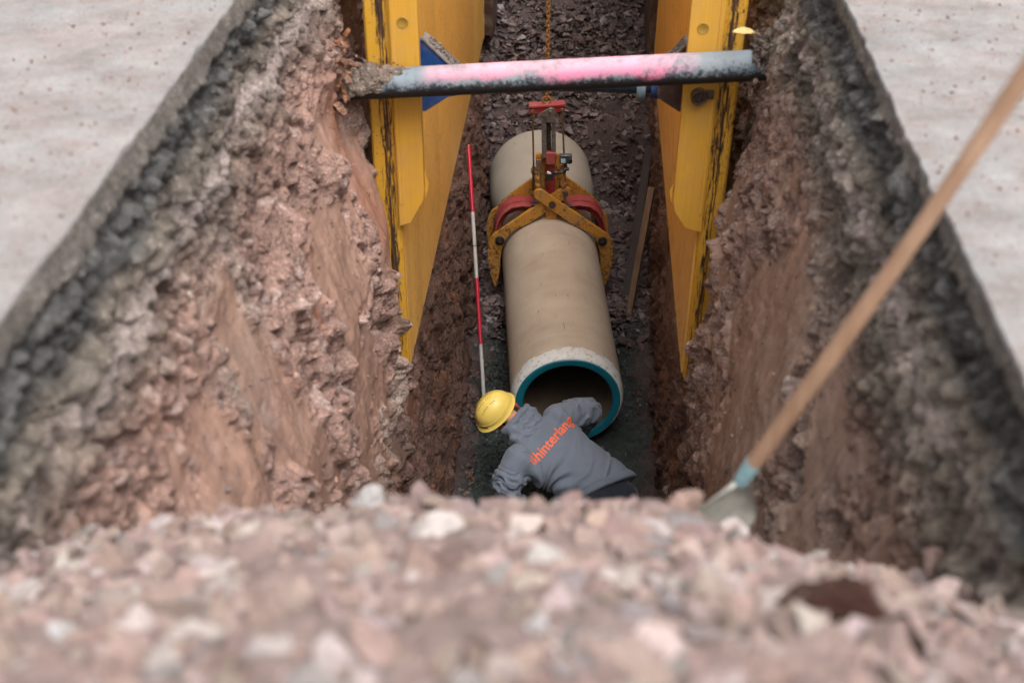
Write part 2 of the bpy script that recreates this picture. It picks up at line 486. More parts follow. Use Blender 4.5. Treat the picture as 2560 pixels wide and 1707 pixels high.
    wc = c(.125, .070, .054) * (1 + .35 * pv) * (1 + .5 * (i3[..., None] - .4))
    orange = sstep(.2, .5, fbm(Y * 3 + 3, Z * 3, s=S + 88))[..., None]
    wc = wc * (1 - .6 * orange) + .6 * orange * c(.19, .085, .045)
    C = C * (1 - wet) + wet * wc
    C = np.clip(C, .01, .9)
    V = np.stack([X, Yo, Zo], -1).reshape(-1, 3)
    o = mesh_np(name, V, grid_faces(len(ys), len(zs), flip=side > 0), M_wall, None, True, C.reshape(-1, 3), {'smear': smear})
    tag(o, kind='structure')
    return X, Yo, Zo, C, gravel

WL = make_wall(-1, LN, LF, 'trench_wall')
WR = make_wall(1, RN, RF, 'trench_wall')

# loose stones and clods bedded in the cut faces
def wall_stones(W, side, n, seed):
    rr = np.random.default_rng(seed)
    X, Y, Z, C, g = W; a, b = X.shape
    i = rr.integers(0, a, n * 3); j = rr.integers(2, b - 14, n * 3)
    z = Z[i, j]; keep = rr.random(n * 3) < np.where(z > -1.1, 1.0, .45)
    i, j = i[keep][:n], j[keep][:n]
    n = len(i); P = np.stack([X[i, j], Y[i, j], Z[i, j]], -1)
    sz = .005 + .016 * rr.random(n) ** 3 + .028 * (rr.random(n) < .02) * rr.random(n)
    base = C[i, j]
    cc = base * rr.uniform(.65, 1.5, (n, 1)) + rr.uniform(0, .03, (n, 1))
    pale = rr.random(n) < .06
    cc[pale] = cc[pale] * .5 + .17
    nr = np.repeat([[-side, 0, .3]], n, 0)
    P[:, 0] += side * sz * .2
    scatter('gravel', P, sz, np.clip(cc, 0, .7), M_wall, seed, nr, .6)
wall_stones(WL, -1, 12000, 21)
wall_stones(WR, 1, 12000, 22)

# ------------------------------------------------------------------ trench floor
def bed_z(X, Y):
    ramp = np.interp(Y, [0, 8.9, 10.1, 10.5, 11.0, 15.5], [0, 0, .2, .75, 1.0, 3.6])
    return -4.15 + ramp
ys = np.arange(2.4, 15.5, .014); xs = np.arange(-1.3, 1.3, .014)
Y, X = np.meshgrid(ys, xs, indexing='ij')
c2, i2 = clods(X * 9, Y * 9, 301, 1.1, 1.4); c3, i3 = clods(X * 26, Y * 26, 302, 1.1, 1.5); c1, i1 = clods(X * 3.2, Y * 3.2, 303, 1.0, 1.2)
far = sstep(8.0, 9.2, Y + .9 * fbm(X * 2.2, Y * 2.2, s=9, o=5))
Z = bed_z(X, Y) + .012 * c3 + .02 * c2 * (.35 + far) + .06 * c1 * far + .05 * fbm(X * 1.2, Y * 1.2, s=300)
colr = np.array([.036, .046, .043])[None, None] * (.7 + .7 * i3[..., None])
Z = Z + 0
cf = np.array([.085, .058, .055])[None, None] * (.6 + .8 * i2[..., None])
edge = np.clip(sstep(.16, -.02, np.minimum(X + .76 + .09 * fbm(Y * 3, Y * 0, s=4) , .64 - X + .09 * fbm(Y * 3, Y * 0 + 3, s=5)) + .10 * fbm(X * 9, Y * 9, s=6)), 0, 1)
edgez = .05 * edge * (1 - far)
Z = Z + edgez
mixf = np.maximum(far, edge)[..., None]
C = colr * (1 - mixf) + cf * mixf
o = mesh_np('trench_floor', np.stack([X, Y, Z], -1).reshape(-1, 3), grid_faces(len(ys), len(xs), True), M_bed, None, True, C.reshape(-1, 3))
tag(o, kind='structure')
rr = np.random.default_rng(33)
n = 9000
P = np.stack([rr.uniform(-.80, .70, n), 5.2 + 3.1 * rr.random(n) + np.abs(rr.normal(0, .45, n)), np.zeros(n)], -1); P[:, 2] = bed_z(P[:, 0], P[:, 1]) + .01
cc = rock_cols(n, [(.042, .054, .05), (.06, .075, .07), (.03, .04, .04), (.11, .12, .115)], rr, .3)
red_ = rr.random(n) < .02; cc[red_] = (.22, .12, .10)
scatter('gravel', P, .006 + .019 * rr.random(n) ** 2.5, cc, M_bed, 34)
n = 2600
sd2 = rr.random(n) < .5
P = np.stack([np.where(sd2, -.77 + np.abs(rr.normal(0, .07, n)), .65 - np.abs(rr.normal(0, .07, n))), rr.uniform(5.2, 9.4, n), np.zeros(n)], -1)
P[:, 2] = bed_z(P[:, 0], P[:, 1]) + .02
scatter('fallen_soil', P, .005 + .028 * rr.random(n) ** 3, rock_cols(n, [(.14, .08, .06), (.18, .11, .09), (.09, .055, .045), (.20, .14, .12)], rr, .3), M_wall, 36)
n = 17000
P = np.stack([rr.uniform(-1.0, .9, n), 8.6 + 5.2 * rr.random(n) - np.abs(rr.normal(0, .35, n)), np.zeros(n)], -1)
P[:, 2] = bed_z(P[:, 0], P[:, 1]) + .03 + .04 * rr.random(n) + .05 * fbm(P[:, 0] * 1.2, P[:, 1] * 1.2, s=300)
cc = rock_cols(n, [(.09, .06, .057), (.13, .09, .087), (.065, .045, .043), (.22, .18, .178), (.15, .10, .09)], rr, .35)
scatter('rubble', P, .012 + .065 * rr.random(n) ** 5 + .020 * rr.random(n), cc, M_far, 35, None, .5, tpl=SHARD)

# ------------------------------------------------------------------ pavement
M_road = NT('dusty_pavement')
def road_mat():
    m = M_road; v = m.coord(); vs = m.coord((2.0, 3.6, 1))
    a = m.noise(v, .9, 6, .6); b = m.noise(vs, 2.2, 6, .7); c = m.noise(v, 45, 6, .75); d = m.noise(v, 9, 6, .7)
    col = m.ramp(a, [(.3, (.205, .212, .212)), (.5, (.285, .272, .268)), (.68, (.295, .26, .25))])
    col = m.mix(m.ramp(b, [(.45, 0), (.66, .7)]), col, (.235, .18, .165))
    col = m.mix(m.ramp(c, [(.58, 0), (.70, .6)]), col, (.15, .11, .10))
    sp = m.noise(v, 22, 3, .6)
    col = m.mix(m.math('MULTIPLY', m.ramp(sp, [(.66, 0), (.70, .8)]), m.ramp(d, [(.4, .2), (.65, 1)])), col, (.12, .065, .055))
    gr = m.noise(v, 130, 4, .8)
    col = m.mix(1, col, m.ramp(gr, [(.25, .62), (.5, 1), (.75, 1.35)]), 'MULTIPLY')
    col = m.mix(1, col, m.ramp(m.noise(v, 4.5, 7, .75), [(.3, .75), (.7, 1.2)]), 'MULTIPLY')
    m.bump(gr, .006, .8)
    return m.set(col, .9, 0, .25)
road_mat()
def road_edge(side, y):
    base = -1.345 if side < 0 else 1.012
    return base + .014 * fbm(y * 2.5, y * 0 + side * 5, s=77, o=4) + .008 * fbm(y * 16, y * 0 + side * 5, s=76, o=3)
for side in (-1, 1):
    ys = np.concatenate([[-6, -2, 0], np.arange(.5, 16, .012), [16.5, 20, 40, 120]])
    us = np.concatenate([[-.035, 0, .004, .02], np.linspace(.06, 3, 45), [5, 10, 30, 120]])
    Yr, U = np.meshgrid(ys, us, indexing='ij')
    Xr = road_edge(side, Yr) + side * np.maximum(U, 0)
    Zr = np.where(U < 0, -.04, 0) + .004 * fbm(Xr * 1.5, Yr * 1.5, s=78) * (U > 0) + .0
    Zr = np.where((U >= 0) & (U < .003), -.006, Zr)
    Xr = np.where(U < 0, Xr - side * .001, Xr)
    o = mesh_np('road', np.stack([Xr, Yr, Zr + .004], -1).reshape(-1, 3), grid_faces(len(ys), len(us), side > 0 and True), M_road.m, None, True, sharp=40)
    bm = bmesh.new(); bm.from_mesh(o.data); bmesh.ops.recalc_face_normals(bm, faces=bm.faces)
    if sum(f.normal.z for f in bm.faces) < 0: bmesh.ops.reverse_faces(bm, faces=bm.faces)
    bm.to_mesh(o.data); bm.free()
    tag(o, kind='structure')
# ground behind the camera and beyond the dig, closing the trench ends
o = mesh_np('ground', [(-1.5, -120, -.002), (1.2, -120, -.002), (1.2, .9, -.002), (-1.5, .9, -.002), (-1.5, 15.4, -.002), (1.2, 15.4, -.002), (1.2, 120, -.002), (-1.5, 120, -.002)], [(0, 1, 2, 3), (4, 5, 6, 7)], M_road.m, None, False)
tag(o, kind='structure')
# crumbs of red dirt spilt on the pavement beside the cut
rr = np.random.default_rng(41); n = 3000
sd_ = rr.choice([-1, 1], n); y_ = rr.uniform(1.5, 9, n); off_ = np.abs(rr.normal(0, .45, n)) + .02
P = np.stack([np.where(sd_ < 0, -1.345 - off_, 1.012 + off_), y_, np.full(n, .006)], -1)
scatter('dirt_crumbs', P, .003 + .008 * rr.random(n) ** 3, rock_cols(n, [(.25, .15, .13), (.35, .25, .22), (.18, .10, .09)], rr), M_heap, 42)

# ------------------------------------------------------------------ spoil heap in front
def heap_z(X, Y):
    yc = 2.14 + .03 * fbm(X * 3, X * 0 + 1, s=90)
    z = .305 - .643 * (Y - 1.05) - .14 * X * X
    z = z - 1.15 * np.maximum(Y - yc, 0)
    top = .55 - .10 * X * X - .25 * np.maximum(-Y - .2, 0)
    z = np.minimum(z, top)
    out = np.maximum(np.abs(X + .15) - 1.3, 0)
    return z - .25 * out - .10 * sstep(.28, .55, X) * (1 - sstep(.9, 1.3, X)) * sstep(1.5, 2.1, Y) + .035 * fbm(X * 3, Y * 3, s=91)
xs = np.arange(-2.9, 2.6, .016); ys = np.arange(-2.2, 4.6, .016)
Y, X = np.meshgrid(ys, xs, indexing='ij')
c2, i2 = clods(X * 9, Y * 9, 401, 1.1, 1.3); c3, i3 = clods(X * 24, Y * 24, 402, 1.1, 1.5)
Z = heap_z(X, Y) + .034 * c2 + .014 * c3
C = np.array([.30, .22, .20])[None, None] * (.85 + .3 * i2[..., None]) * (1 + .15 * fbm(X * 2, Y * 2, s=403)[..., None])
o = mesh_np('spoil_heap', np.stack([X, Y, Z], -1).reshape(-1, 3), grid_faces(len(ys), len(xs), True), M_heap, None, True, C.reshape(-1, 3))
tag(o, kind='structure')
rr = np.random.default_rng(43)
n = 9000
P = np.stack([rr.uniform(-1.75, 1.5, n), rr.uniform(.55, 2.6, n), np.zeros(n)], -1)
sz = .009 + .028 * rr.random(n) ** 1.5 + .065 * rr.random(n) ** 7
fines = sstep(.05, .35, fbm(P[:, 0] * 3.2, P[:, 1] * 3.2, s=92) + .5 * fbm(P[:, 0] * 9, P[:, 1] * 9, s=93))
P[:, 2] = heap_z(P[:, 0], P[:, 1]) + .014 + sz * .15 - .022 * fines
pal = [(.36, .27, .24), (.35, .262, .235), (.34, .25, .222), (.38, .292, .265), (.33, .238, .208), (.30, .215, .19), (.45, .375, .355), (.36, .262, .23), (.24, .17, .152), (.33, .24, .21), (.27, .235, .225)]
pal0 = [(.35, .265, .24), (.37, .285, .26), (.31, .23, .208), (.40, .32, .30), (.34, .245, .215), (.26, .19, .172), (.46, .395, .38), (.31, .28, .27), (.36, .245, .212), (.34, .26, .235)]
scatter('rubble', P, sz, rock_cols(n, pal, rr, .16), M_heap, 44, None, .42, tpl=SHARD)

def stone(x, y, z, s, col, label, seed, sq=.55, rot=(0, 0, 0), cat='stone', name='stone', group=None, mat=None, rough=.9):
    """one stone with broken faces: subdivided hull with faceted noise"""
    r2 = np.random.default_rng(seed)
    k = 14
    Pp = r2.normal(size=(k, 3)); Pp /= np.linalg.norm(Pp, axis=1)[:, None]; Pp *= r2.uniform(.75, 1, (k, 1)); Pp *= np.array([1, .7, sq])
    bm = bmesh.new()
    for p in Pp: bm.verts.new(p)
    r = bmesh.ops.convex_hull(bm, input=bm.verts)
    for g in r['geom_interior']:
        if isinstance(g, bmesh.types.BMVert) and g.is_valid: bm.verts.remove(g)
    bmesh.ops.subdivide_edges(bm, edges=bm.edges, cuts=6, use_grid_fill=True)
    bmesh.ops.triangulate(bm, faces=bm.faces)
    V = np.array([v.co for v in bm.verts]); bm.verts.index_update(); F = np.array([[v.index for v in f.verts] for f in bm.faces]); bm.free()
    nn = V / (np.linalg.norm(V, axis=1)[:, None] + 1e-6)
    d = .14 * fbm(V[:, 0] * 2.2 + seed, V[:, 1] * 3, V[:, 2] * 3, s=seed) + .06 * fbm(V[:, 0] * 8, V[:, 1] * 9, V[:, 2] * 9, s=seed + 1)
    V = (V + nn * d[:, None]) * s
    cc = np.array(col)[None] * (.72 if mat is None else 1.3) * (1 + .25 * fbm(V[:, 0] * 4 / s, V[:, 1] * 4 / s, V[:, 2] * 4 / s, s=seed + 2)[:, None])
    o = mesh_np(name, V, F, mat or M_heap, None, True, np.clip(cc, 0, 1), sharp=28)
    o.location = (x, y, z); o.rotation_euler = rot
    return tag(o, label, cat, group)

hz = lambda x, y: float(heap_z(np.array([x]), np.array([y]))[0])
def hstone(x, y, dz, *a, **k): return stone(x, y, hz(x, y) + dz, *a, **k)
hstone(.455, 1.345, .035, .125, (.085, .040, .030), 'large dark brown wet clod in the blurred rubble at lower right', 781, .6, (.35, .05, 2.35), cat='clod', name='clod')
hstone(.545, 1.30, .03, .075, (.05, .028, .022), 'blackish broken clod at the bottom edge of the rubble heap', 502, .7, (.2, .9, 1.0), cat='clod', name='clod')  # added clod; its near-black colour paints a shaded gap between stones
hstone(.961, 2.20, .12, .10, (.50, .34, .30), 'big pointed pink stone on the right shoulder of the heap', 503, .5, (1.0, .3, .8))
hstone(1.02, 2.12, .05, .085, (.26, .15, .12), 'reddish brown stone right below the pointed pink one', 504, .6, (.4, .2, .3))
hstone(.557, 1.98, .02, .06, (.46, .50, .53), 'flat pale blue-grey stone right of the shovel blade', 505, .3, (.5, 0, .2))
hstone(.203, 1.93, .02, .07, (.60, .52, .50), 'broad whitish stone high on the middle of the heap', 506, .6, (.6, .1, .3))
hstone(-.261, 1.84, .03, .085, (.70, .62, .585), 'long flat cream stone left of centre near the heap crest', 507, .33, (.25, 0, .05))
hstone(-.035, 1.54, .03, .072, (.66, .60, .56), 'oblong pale stone casting a black gap in mid heap', 508, .35, (.2, .1, -.1))
hstone(-.474, 2.15, .045, .062, (.60, .56, .54), 'rounded light pink stone poking up on the heap crest left of the worker', 509, .7, (.3, .2, .5))
hstone(-1.30, 1.97, .05, .07, (.74, .72, .72), 'brightest white stone at the left end of the heap', 510, .45, (.3, 0, .2))
hstone(.29, 2.15, .04, .07, (.44, .30, .25), 'orange-pink stone on the crest left of the shovel blade', 511, .6, (.4, .1, .5))
hstone(-.024, 1.187, .02, .04, (.70, .66, .66), 'small upright white stone low in the middle of the heap', 512, .8, (1.2, 0, .2))
hstone(-.80, 1.27, .02, .04, (.72, .68, .68), 'egg-shaped white stone near the bottom left corner', 513, .8, (1.3, .4, .2))
hstone(-.60, 1.70, .02, .11, (.36, .26, .235), 'large dull brown slab left of centre on the heap', 514, .5, (.5, .2, .3))
hstone(-.42, 1.12, .0, .07, (.60, .52, .50), 'pale pink block cut by the bottom edge of the picture', 516, .6, (.5, .3, .9))
stone(-.985, 5.35, -1.93, .085, (.33, .235, .205), 'thin pointed stone sticking out of the left wall over the yellow post', 520, .28, (0, .2, .1), mat=M_wall)
stone(.70, 5.75, -3.55, .085, (.30, .24, .205), 'pale angular stone at the foot of the right earth wall', 521, .7, (.3, .4, .2), mat=M_wall)
stone(.705, 5.5, -2.25, .055, (.28, .18, .15), 'brown block bedded beside the tip of the right yellow panel', 522, .7, (.2, .4, .2), mat=M_wall)
stone(-.88, 3.9, -1.9 + .4, .0001, (.3, .2, .18), 'x', 523) if False else None
fz = lambda x, y: float(bed_z(x, y))
stone(-.52, 12.0, fz(-.52, 12.0) + .03, .20, (.17, .135, .13), 'largest grey boulder on the far rubble above the chain side', 530, .6, (.5, .1, .3), mat=M_far)
stone(-.62, 10.95, fz(-.62, 10.95) + .12, .17, (.15, .105, .10), 'grey-brown boulder left of the red crossbar under the service pipe', 531, .7, (.9, .1, 1.2), mat=M_far)
stone(.28, 9.95, fz(.28, 9.95) + .08, .12, (.20, .14, .13), 'flat purple slab right of the concrete pipe bell', 532, .35, (.2, 0, .4), mat=M_far)
stone(.10, 12.8, fz(.1, 12.8) + .03, .13, (.15, .10, .095), 'purple-brown stone high on the far rubble right of the chain', 533, .6, (.5, .3, .4), mat=M_far)
# clods of clay on both ends of the crossing pipe
rr = np.random.default_rng(61); n = 420
u = rr.random(n) ** 1.6
P = np.stack([-1.22 + .34 * u, 5.58 + rr.normal(0, .045, n), -.70 + .02 * rr.normal(0, 1, n) - .02 * u], -1)
P[:, 2] -= 4.0 * (P[:, 1] - 5.6) ** 2
cc = rock_cols(n, [(.26, .19, .155), (.20, .155, .135), (.36, .17, .095), (.24, .17, .15)], rr)
scatter('mud_clods', P[::4], (.005 + .012 * rr.random(n) ** 2)[::4], cc[::4], M_wall, 62)
stone(-1.175, 5.44, -.66, .085, (.36, .17, .10), 'orange-brown clay lump on the left wall above the end of the service pipe', 541, .7, (.8, .9, .2), cat='clod', name='clod', mat=M_wall)
stone(-1.165, 5.36, -.84, .06, (.33, .19, .13), 'smaller brown clay lump under the left end of the service pipe', 542, .6, (.3, .9, 1.2), cat='clod', name='clod', mat=M_wall)
n = 90
P = np.stack([-1.24 + .10 * rr.random(n) + .02, 5.42 + .12 * rr.normal(0, .6, n), -.66 + .09 * rr.normal(0, .8, n)], -1)
scatter('mud_clods', P, .012 + .03 * rr.random(n) ** 2, rock_cols(n, [(.40, .17, .085), (.34, .17, .11), (.30, .18, .13)], rr), M_wall, 63)
n = 200
P = np.stack([.90 - .07 * rr.random(n), 5.58 + .09 * rr.normal(0, .6, n), -.56 + .05 * rr.normal(0, .8, n)], -1)
scatter('mud_clods', P, .010 + .022 * rr.random(n) ** 2, rock_cols(n, [(.24, .18, .15), (.18, .14, .12)], rr), M_wall, 64)
def mud(x0, x1, zc0, zc1, y, col, seed, r=.0755, thick=.04):
    nx, na = 90, 70
    xs_, an = np.linspace(x0, x1, nx), np.linspace(-.5, math.pi + .2, na)
    Xm, Am = np.meshgrid(xs_, an, indexing='ij'); t = np.abs((Xm - x1) / (x0 - x1))
    edge_ = np.clip(t * 1.6 + .35 * fbm(Xm * 9, Am * 1.5, s=seed) - .25 * np.abs(Am - 1.7), 0, 1)
    c_, i_ = clods(Xm * 34, Am * 2.6, seed + 2, 1.6, 1.3); c4_, i4_ = clods(Xm * 80, Am * 6, seed + 3, 1.6, 1.3)
    rad_ = r - .006 + edge_ * (thick * (.45 + .8 * t) + .018 * c_ + .008 * c4_)
    zc = zc0 + (zc1 - zc0) * (Xm - x0) / (x1 - x0)
    Vm = np.stack([Xm, y + rad_ * np.cos(Am), zc + rad_ * np.sin(Am)], -1).reshape(-1, 3)
    Cm = np.array(col)[None, None] * (.8 + .4 * i_[..., None]); Cm = Cm * (1 - .5 * (i4_ > .7)[..., None]) + .5 * (i4_ > .7)[..., None] * np.array([.30, .20, .16])
    return tag(mesh_np('mud', Vm, grid_faces(nx, na), M_wall, None, True, Cm.reshape(-1, 3)), kind='stuff')
mud(-1.30, -.80, -.83, -.788, 5.6, (.24, .185, .15), 601)
mud(1.0, .80, -.635, -.652, 5.6, (.26, .20, .165), 611, thick=.03)
# ------------------------------------------------------------------ trench box
TB = thing('trench_box', (0, 5.75, -2.7), 'yellow steel trench shield with two scratched side panels bracing the earth walls', 'trench box')
def I3(p, q, t): return (p, q, t)
def panel_plan(side):
    """plan outline of a ribbed side plate (X, Y)"""
    xi = -.95 if side < 0 else .672
    yf = 11.15 if side < 0 else 10.55
    xo = xi + side * .10
    pts = [(xi, 5.80)]
    for yy, hw, dp in ((5.98, .02, .003), (6.42, .03, .003), (7.5, .035, .002), (10.2, .03, .002)):
        pts += [(xi, yy - hw - .02), (xi + side * dp, yy - hw), (xi + side * dp, yy + hw), (xi, yy + hw + .02)]
    pts += [(xi, yf), (xo, yf), (xo, 5.80)]
    return pts
for side in (-1, 1):
    b = MB()
    zb = -2.69 if side < 0 else -2.66
    b.prism(panel_plan(side), I3, zb, 1.0)
    b.build('side_panel', M_yellow, TB, sharp=30)
    # far edge trim
    xi = -.95 if side < 0 else .672
    yf = 11.15 if side < 0 else 10.55
    e = MB(); e.tube([(xi + side * .03, yf + .02, zb), (xi + side * .03, yf + .02, 1.0)], .035, 12); e.build('edge_tube', M_yellow, TB)
    # front edge post: outer strip, ridge
    xo = -1.092 if side < 0 else .800
    xr = -.952 if side < 0 else .684
    s = side
    prof = [(xr, 5.802), (xr, 5.765), (xr + s * .012, 5.752), (xr + s * .040, 5.750), (xr + s * .046, 5.742), (xr + s * .058, 5.742), (xr + s * .064, 5.752),
            (xo - s * .012, 5.752), (xo, 5.764), (xo, 5.802)]
    p = MB(); p.prism(prof, I3, zb - .02, 1.0)
    p.build('edge_post', M_postL if s < 0 else M_postR, TB, bevel=.002)
    # inner rail plate with bolt holes
    xin = -.814 if s < 0 else .522
    if s < 0: poly = [(xin, 1.0), (xin, -1.46), (xin - .008, -1.52), (-.895, -1.66), (xr - .006, -1.685), (xr - .006, 1.0)]
    else: poly = [(xin, 1.0), (xin, -1.47), (xin + .012, -1.53), (.60, -1.63), (xr + .006, -1.655), (xr + .006, 1.0)]
    r = MB(); r.prism(poly, lambda a, c, t: (a, t, c), 5.715, 5.741)
    # folded inner lip
    r.box((xin + s * .006, 5.755, -.24), (.012, .03, 2.44))
    # rolled stiffener ridge along the rail
    xm = (xin * .06 + xr * .94)
    r.prism([(xm - .012, 5.7155), (xm - .006, 5.711), (xm + .006, 5.711), (xm + .012, 5.7155)], I3, -1.55, 1.0)
    ro = r.build('rail', M_rail, TB, bevel=.003)
    for zh in ((-.530,) if s < 0 else (-.515,)) + (.35,):
        hx = -.889 if s < 0 else .588
        h = MB(); h.lathe([(.0001, 5.7135), (.024, 5.7135), (.027, 5.712), (.029, 5.7135), (.029, 5.7155)], 24, Matrix.Translation((hx, 0, zh)))
        h.build('bolt_hole', flat_mat('hole_shade', (.30, .17, .02), .6, 0, .2, 30) if zh < 0 and s < 0 else bpy.data.materials['hole_shade'], TB)
    # cutting foot at the tip of the post
    f = MB()
    f.tube([(xr + s * .02, 5.76, zb - .01), (xr + s * .05, 5.755, zb - .045), (xo - s * .03, 5.76, zb - .03)], [.03, .035, .028], 10)
    f.build('foot', M_rust, TB)
# torn lip where the rail ends, left
b = MB(); b.prism([(-.812, -1.36), (-.790, -1.42), (-.797, -1.47), (-.812, -1.52), (-.812, -1.44)], lambda a, c, t: (a, t, c), 5.735, 5.775); b.build('rail_lip', M_rail, TB)
b = MB(); b.prism([(.520, -1.36), (.500, -1.42), (.510, -1.47), (.520, -1.50)], lambda a, c, t: (a, t, c), 5.735, 5.775); b.build('rail_lip', M_rail, TB)
M_flange = flat_mat('dirt_caked_flange', (.20, .17, .15), .85, 0, .45, 30, .003)
# spreader with its end brackets
b = MB(); b.tube([(-.60, 6.0, -.93), (.42, 6.0, -.92)], .058, 20); b.build('spreader', flat_mat('navy_steel', (.02, .035, .06), .5, .1, .4, 30), TB)
b = MB(); b.tube([(.30, 6.0, -.95), (.345, 6.0, -.95)], .075, 20); b.build('collar', flat_mat('slate_steel', (.12, .16, .19), .5, .1, .4, 30), TB)
b = MB(); b.tube([(.375, 6.0, -.94), (.42, 6.0, -.94)], .068, 20); b.build('collar', M_blue, TB)
for s in (-1, 1):
    x0 = -.812 if s < 0 else .53
    if s < 0:
        poly = [(x0 - .1, -.665), (x0 - .005, -.67), (-.60, -.88), (-.60, -.96), (-.69, -.98), (x0 - .0, -1.065), (x0 - .1, -1.065)]
    else:
        poly = [(x0 + .1, -.60), (x0 + .015, -.64), (.42, -.80), (.40, -.93), (x0 - .12, -.95), (x0 - .01, -1.02), (x0 + .1, -1.02)]
    b = MB(); b.prism(poly, lambda a, c, t: (a, t, c), 5.86, 5.885); b.build('bracket', M_blue if s < 0 else M_rust, TB, bevel=.002)
    if s > 0:
        b = MB(); b.prism([(.53, -.63), (.545, -.60), (.55, -.66), (.53, -.70)], lambda a, c, t: (a, t, c), 5.845, 5.858); b.build('bracket_flange', M_blue, TB)
    # sloping top flange, caked with dirt
    xa, za, xb, zb_ = (x0 + .0, -.668, -.60, -.875) if s < 0 else (x0 + .01, -.640, .42, -.795)
    L = math.hypot(xb - xa, zb_ - za); ang = math.atan2(-(zb_ - za), (xb - xa))
    fl = MB(); fl.box(((xa + xb) / 2, 5.90, (za + zb_) / 2 + .006), (L, .10, .012), Matrix.Rotation(ang, 3, 'Y'))
    fl.build('bracket_flange', M_flange, TB, bevel=.002)
    rr = np.random.default_rng(70 + s); n = 260
    tt = rr.uniform(.15, 1, n)
    P = np.stack([xa + (xb - xa) * tt, rr.uniform(5.86, 5.95, n), za + (zb_ - za) * tt + .018], -1)
    scatter('dirt_crumbs', P, rr.uniform(.004, .013, n), rock_cols(n, [(.22, .18, .16), (.30, .25, .23), (.14, .11, .10)], rr), M_wall, 71)
# bolt / pipe end on right rail
b = MB(); b.lathe([(.0001, 5.70), (.024, 5.70), (.026, 5.672), (.036, 5.668), (.042, 5.68), (.042, 5.716)], 28, Matrix.Translation((.600, 0, -.862)))
b.box((.65, 5.705, -.852), (.05, .016, .045))
b.build('bolt', M_rust, TB)

# dark neighbouring box further down the trench
TB2 = thing('trench_box', (0, 12, -2.5), 'dark brown rusty trench shield standing behind the yellow one', 'trench box')
for s in (-1, 1):
    x = -.86 if s < 0 else .615
    b = MB(); b.box((x + s * .05, 12.9 if s < 0 else 12.6, -1.0), (.10, 3.3 if s < 0 else 3.7, 3.4)); b.build('side_panel', M_rust, TB2, bevel=.006)

# ------------------------------------------------------------------ service pipe crossing above
def service_mat():
    m = NT('service_pipe_coating'); v = m.coord(); tc = m.n('ShaderNodeTexCoord'); sx = m.n('ShaderNodeSeparateXYZ'); m.link(tc.outputs['Object'], sx.inputs[0])
    x, y, z = sx.outputs
    n = m.noise(v, 9, 7, .72); n2 = m.noise(v, 42, 6, .8); n3 = m.noise(v, 3.3, 4, .6)
    col = m.mix(m.ramp(n, [(.42, 0), (.62, 1)]), (.035, .05, .07), (.13, .17, .20))
    # pale dust and lime, thicker on the upper half
    up = m.math('ADD', m.math('MULTIPLY', z, 5.0), m.math('MULTIPLY', n2, 1.6))
    dust = m.ramp(m.math('ADD', m.math('MULTIPLY', up, .45), m.math('MULTIPLY', n, .35)), [(.50, 0), (.60, .6)])
    col = m.mix(dust, col, m.mix(n3, (.36, .36, .34), (.20, .27, .33)))
    # bitumen underside
    lowm = m.ramp(m.math('ADD', z, m.math('MULTIPLY', m.math('SUBTRACT', n2, .5), .05)), [(-.022, 1), (.004, 0)]) if False else None
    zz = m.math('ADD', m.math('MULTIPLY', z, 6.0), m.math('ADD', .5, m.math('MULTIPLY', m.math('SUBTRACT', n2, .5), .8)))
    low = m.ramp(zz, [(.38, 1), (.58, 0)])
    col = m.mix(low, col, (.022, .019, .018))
    # pink marking spray on the crown
    px = m.math('SUBTRACT', 1.0, m.math('DIVIDE', m.math('ABSOLUTE', m.math('ADD', x, .0)), .70), True)
    pz = m.math('ADD', m.math('MULTIPLY', z, 7.0), m.math('MULTIPLY', m.math('SUBTRACT', n3, .5), 1.3))
    pk = m.math('MULTIPLY', m.ramp(px, [(.0, 0), (.22, 1)]), m.ramp(pz, [(.02, 0), (.30, 1)]))
    pk = m.math('MULTIPLY', pk, m.ramp(n, [(.38, .15), (.56, 1)])); pk = m.math('MULTIPLY', pk, m.ramp(n2, [(.30, .45), (.55, .95)]))
    col = m.mix(pk, col, m.mix(m.ramp(z, [(.03, 0), (.07, 1)]), (.72, .18, .30), (.80, .36, .44)))
    m.bump(n2, .003, .5)
    return m.set(col, m.ramp(n, [(.3, .55), (.7, .8)]), 0, .4)
A, B = Vector((-1.45, 5.6, -.842)), Vector((1.25, 5.6, -.615))
SP = thing('service_pipe', (A + B) / 2, 'old dark utility pipe sprayed pink on top, crossing the trench between both walls', 'pipe')
SP.rotation_euler = (0, -math.atan2(B.z - A.z, B.x - A.x), 0)
L = (B - A).length
pts = [(-L / 2 + L * k / 80, 0, 0) for k in range(81)]
b = MB(); b.tube(pts, .0755, 40); o = b.build('pipe_body', service_mat(), SP, local=False)
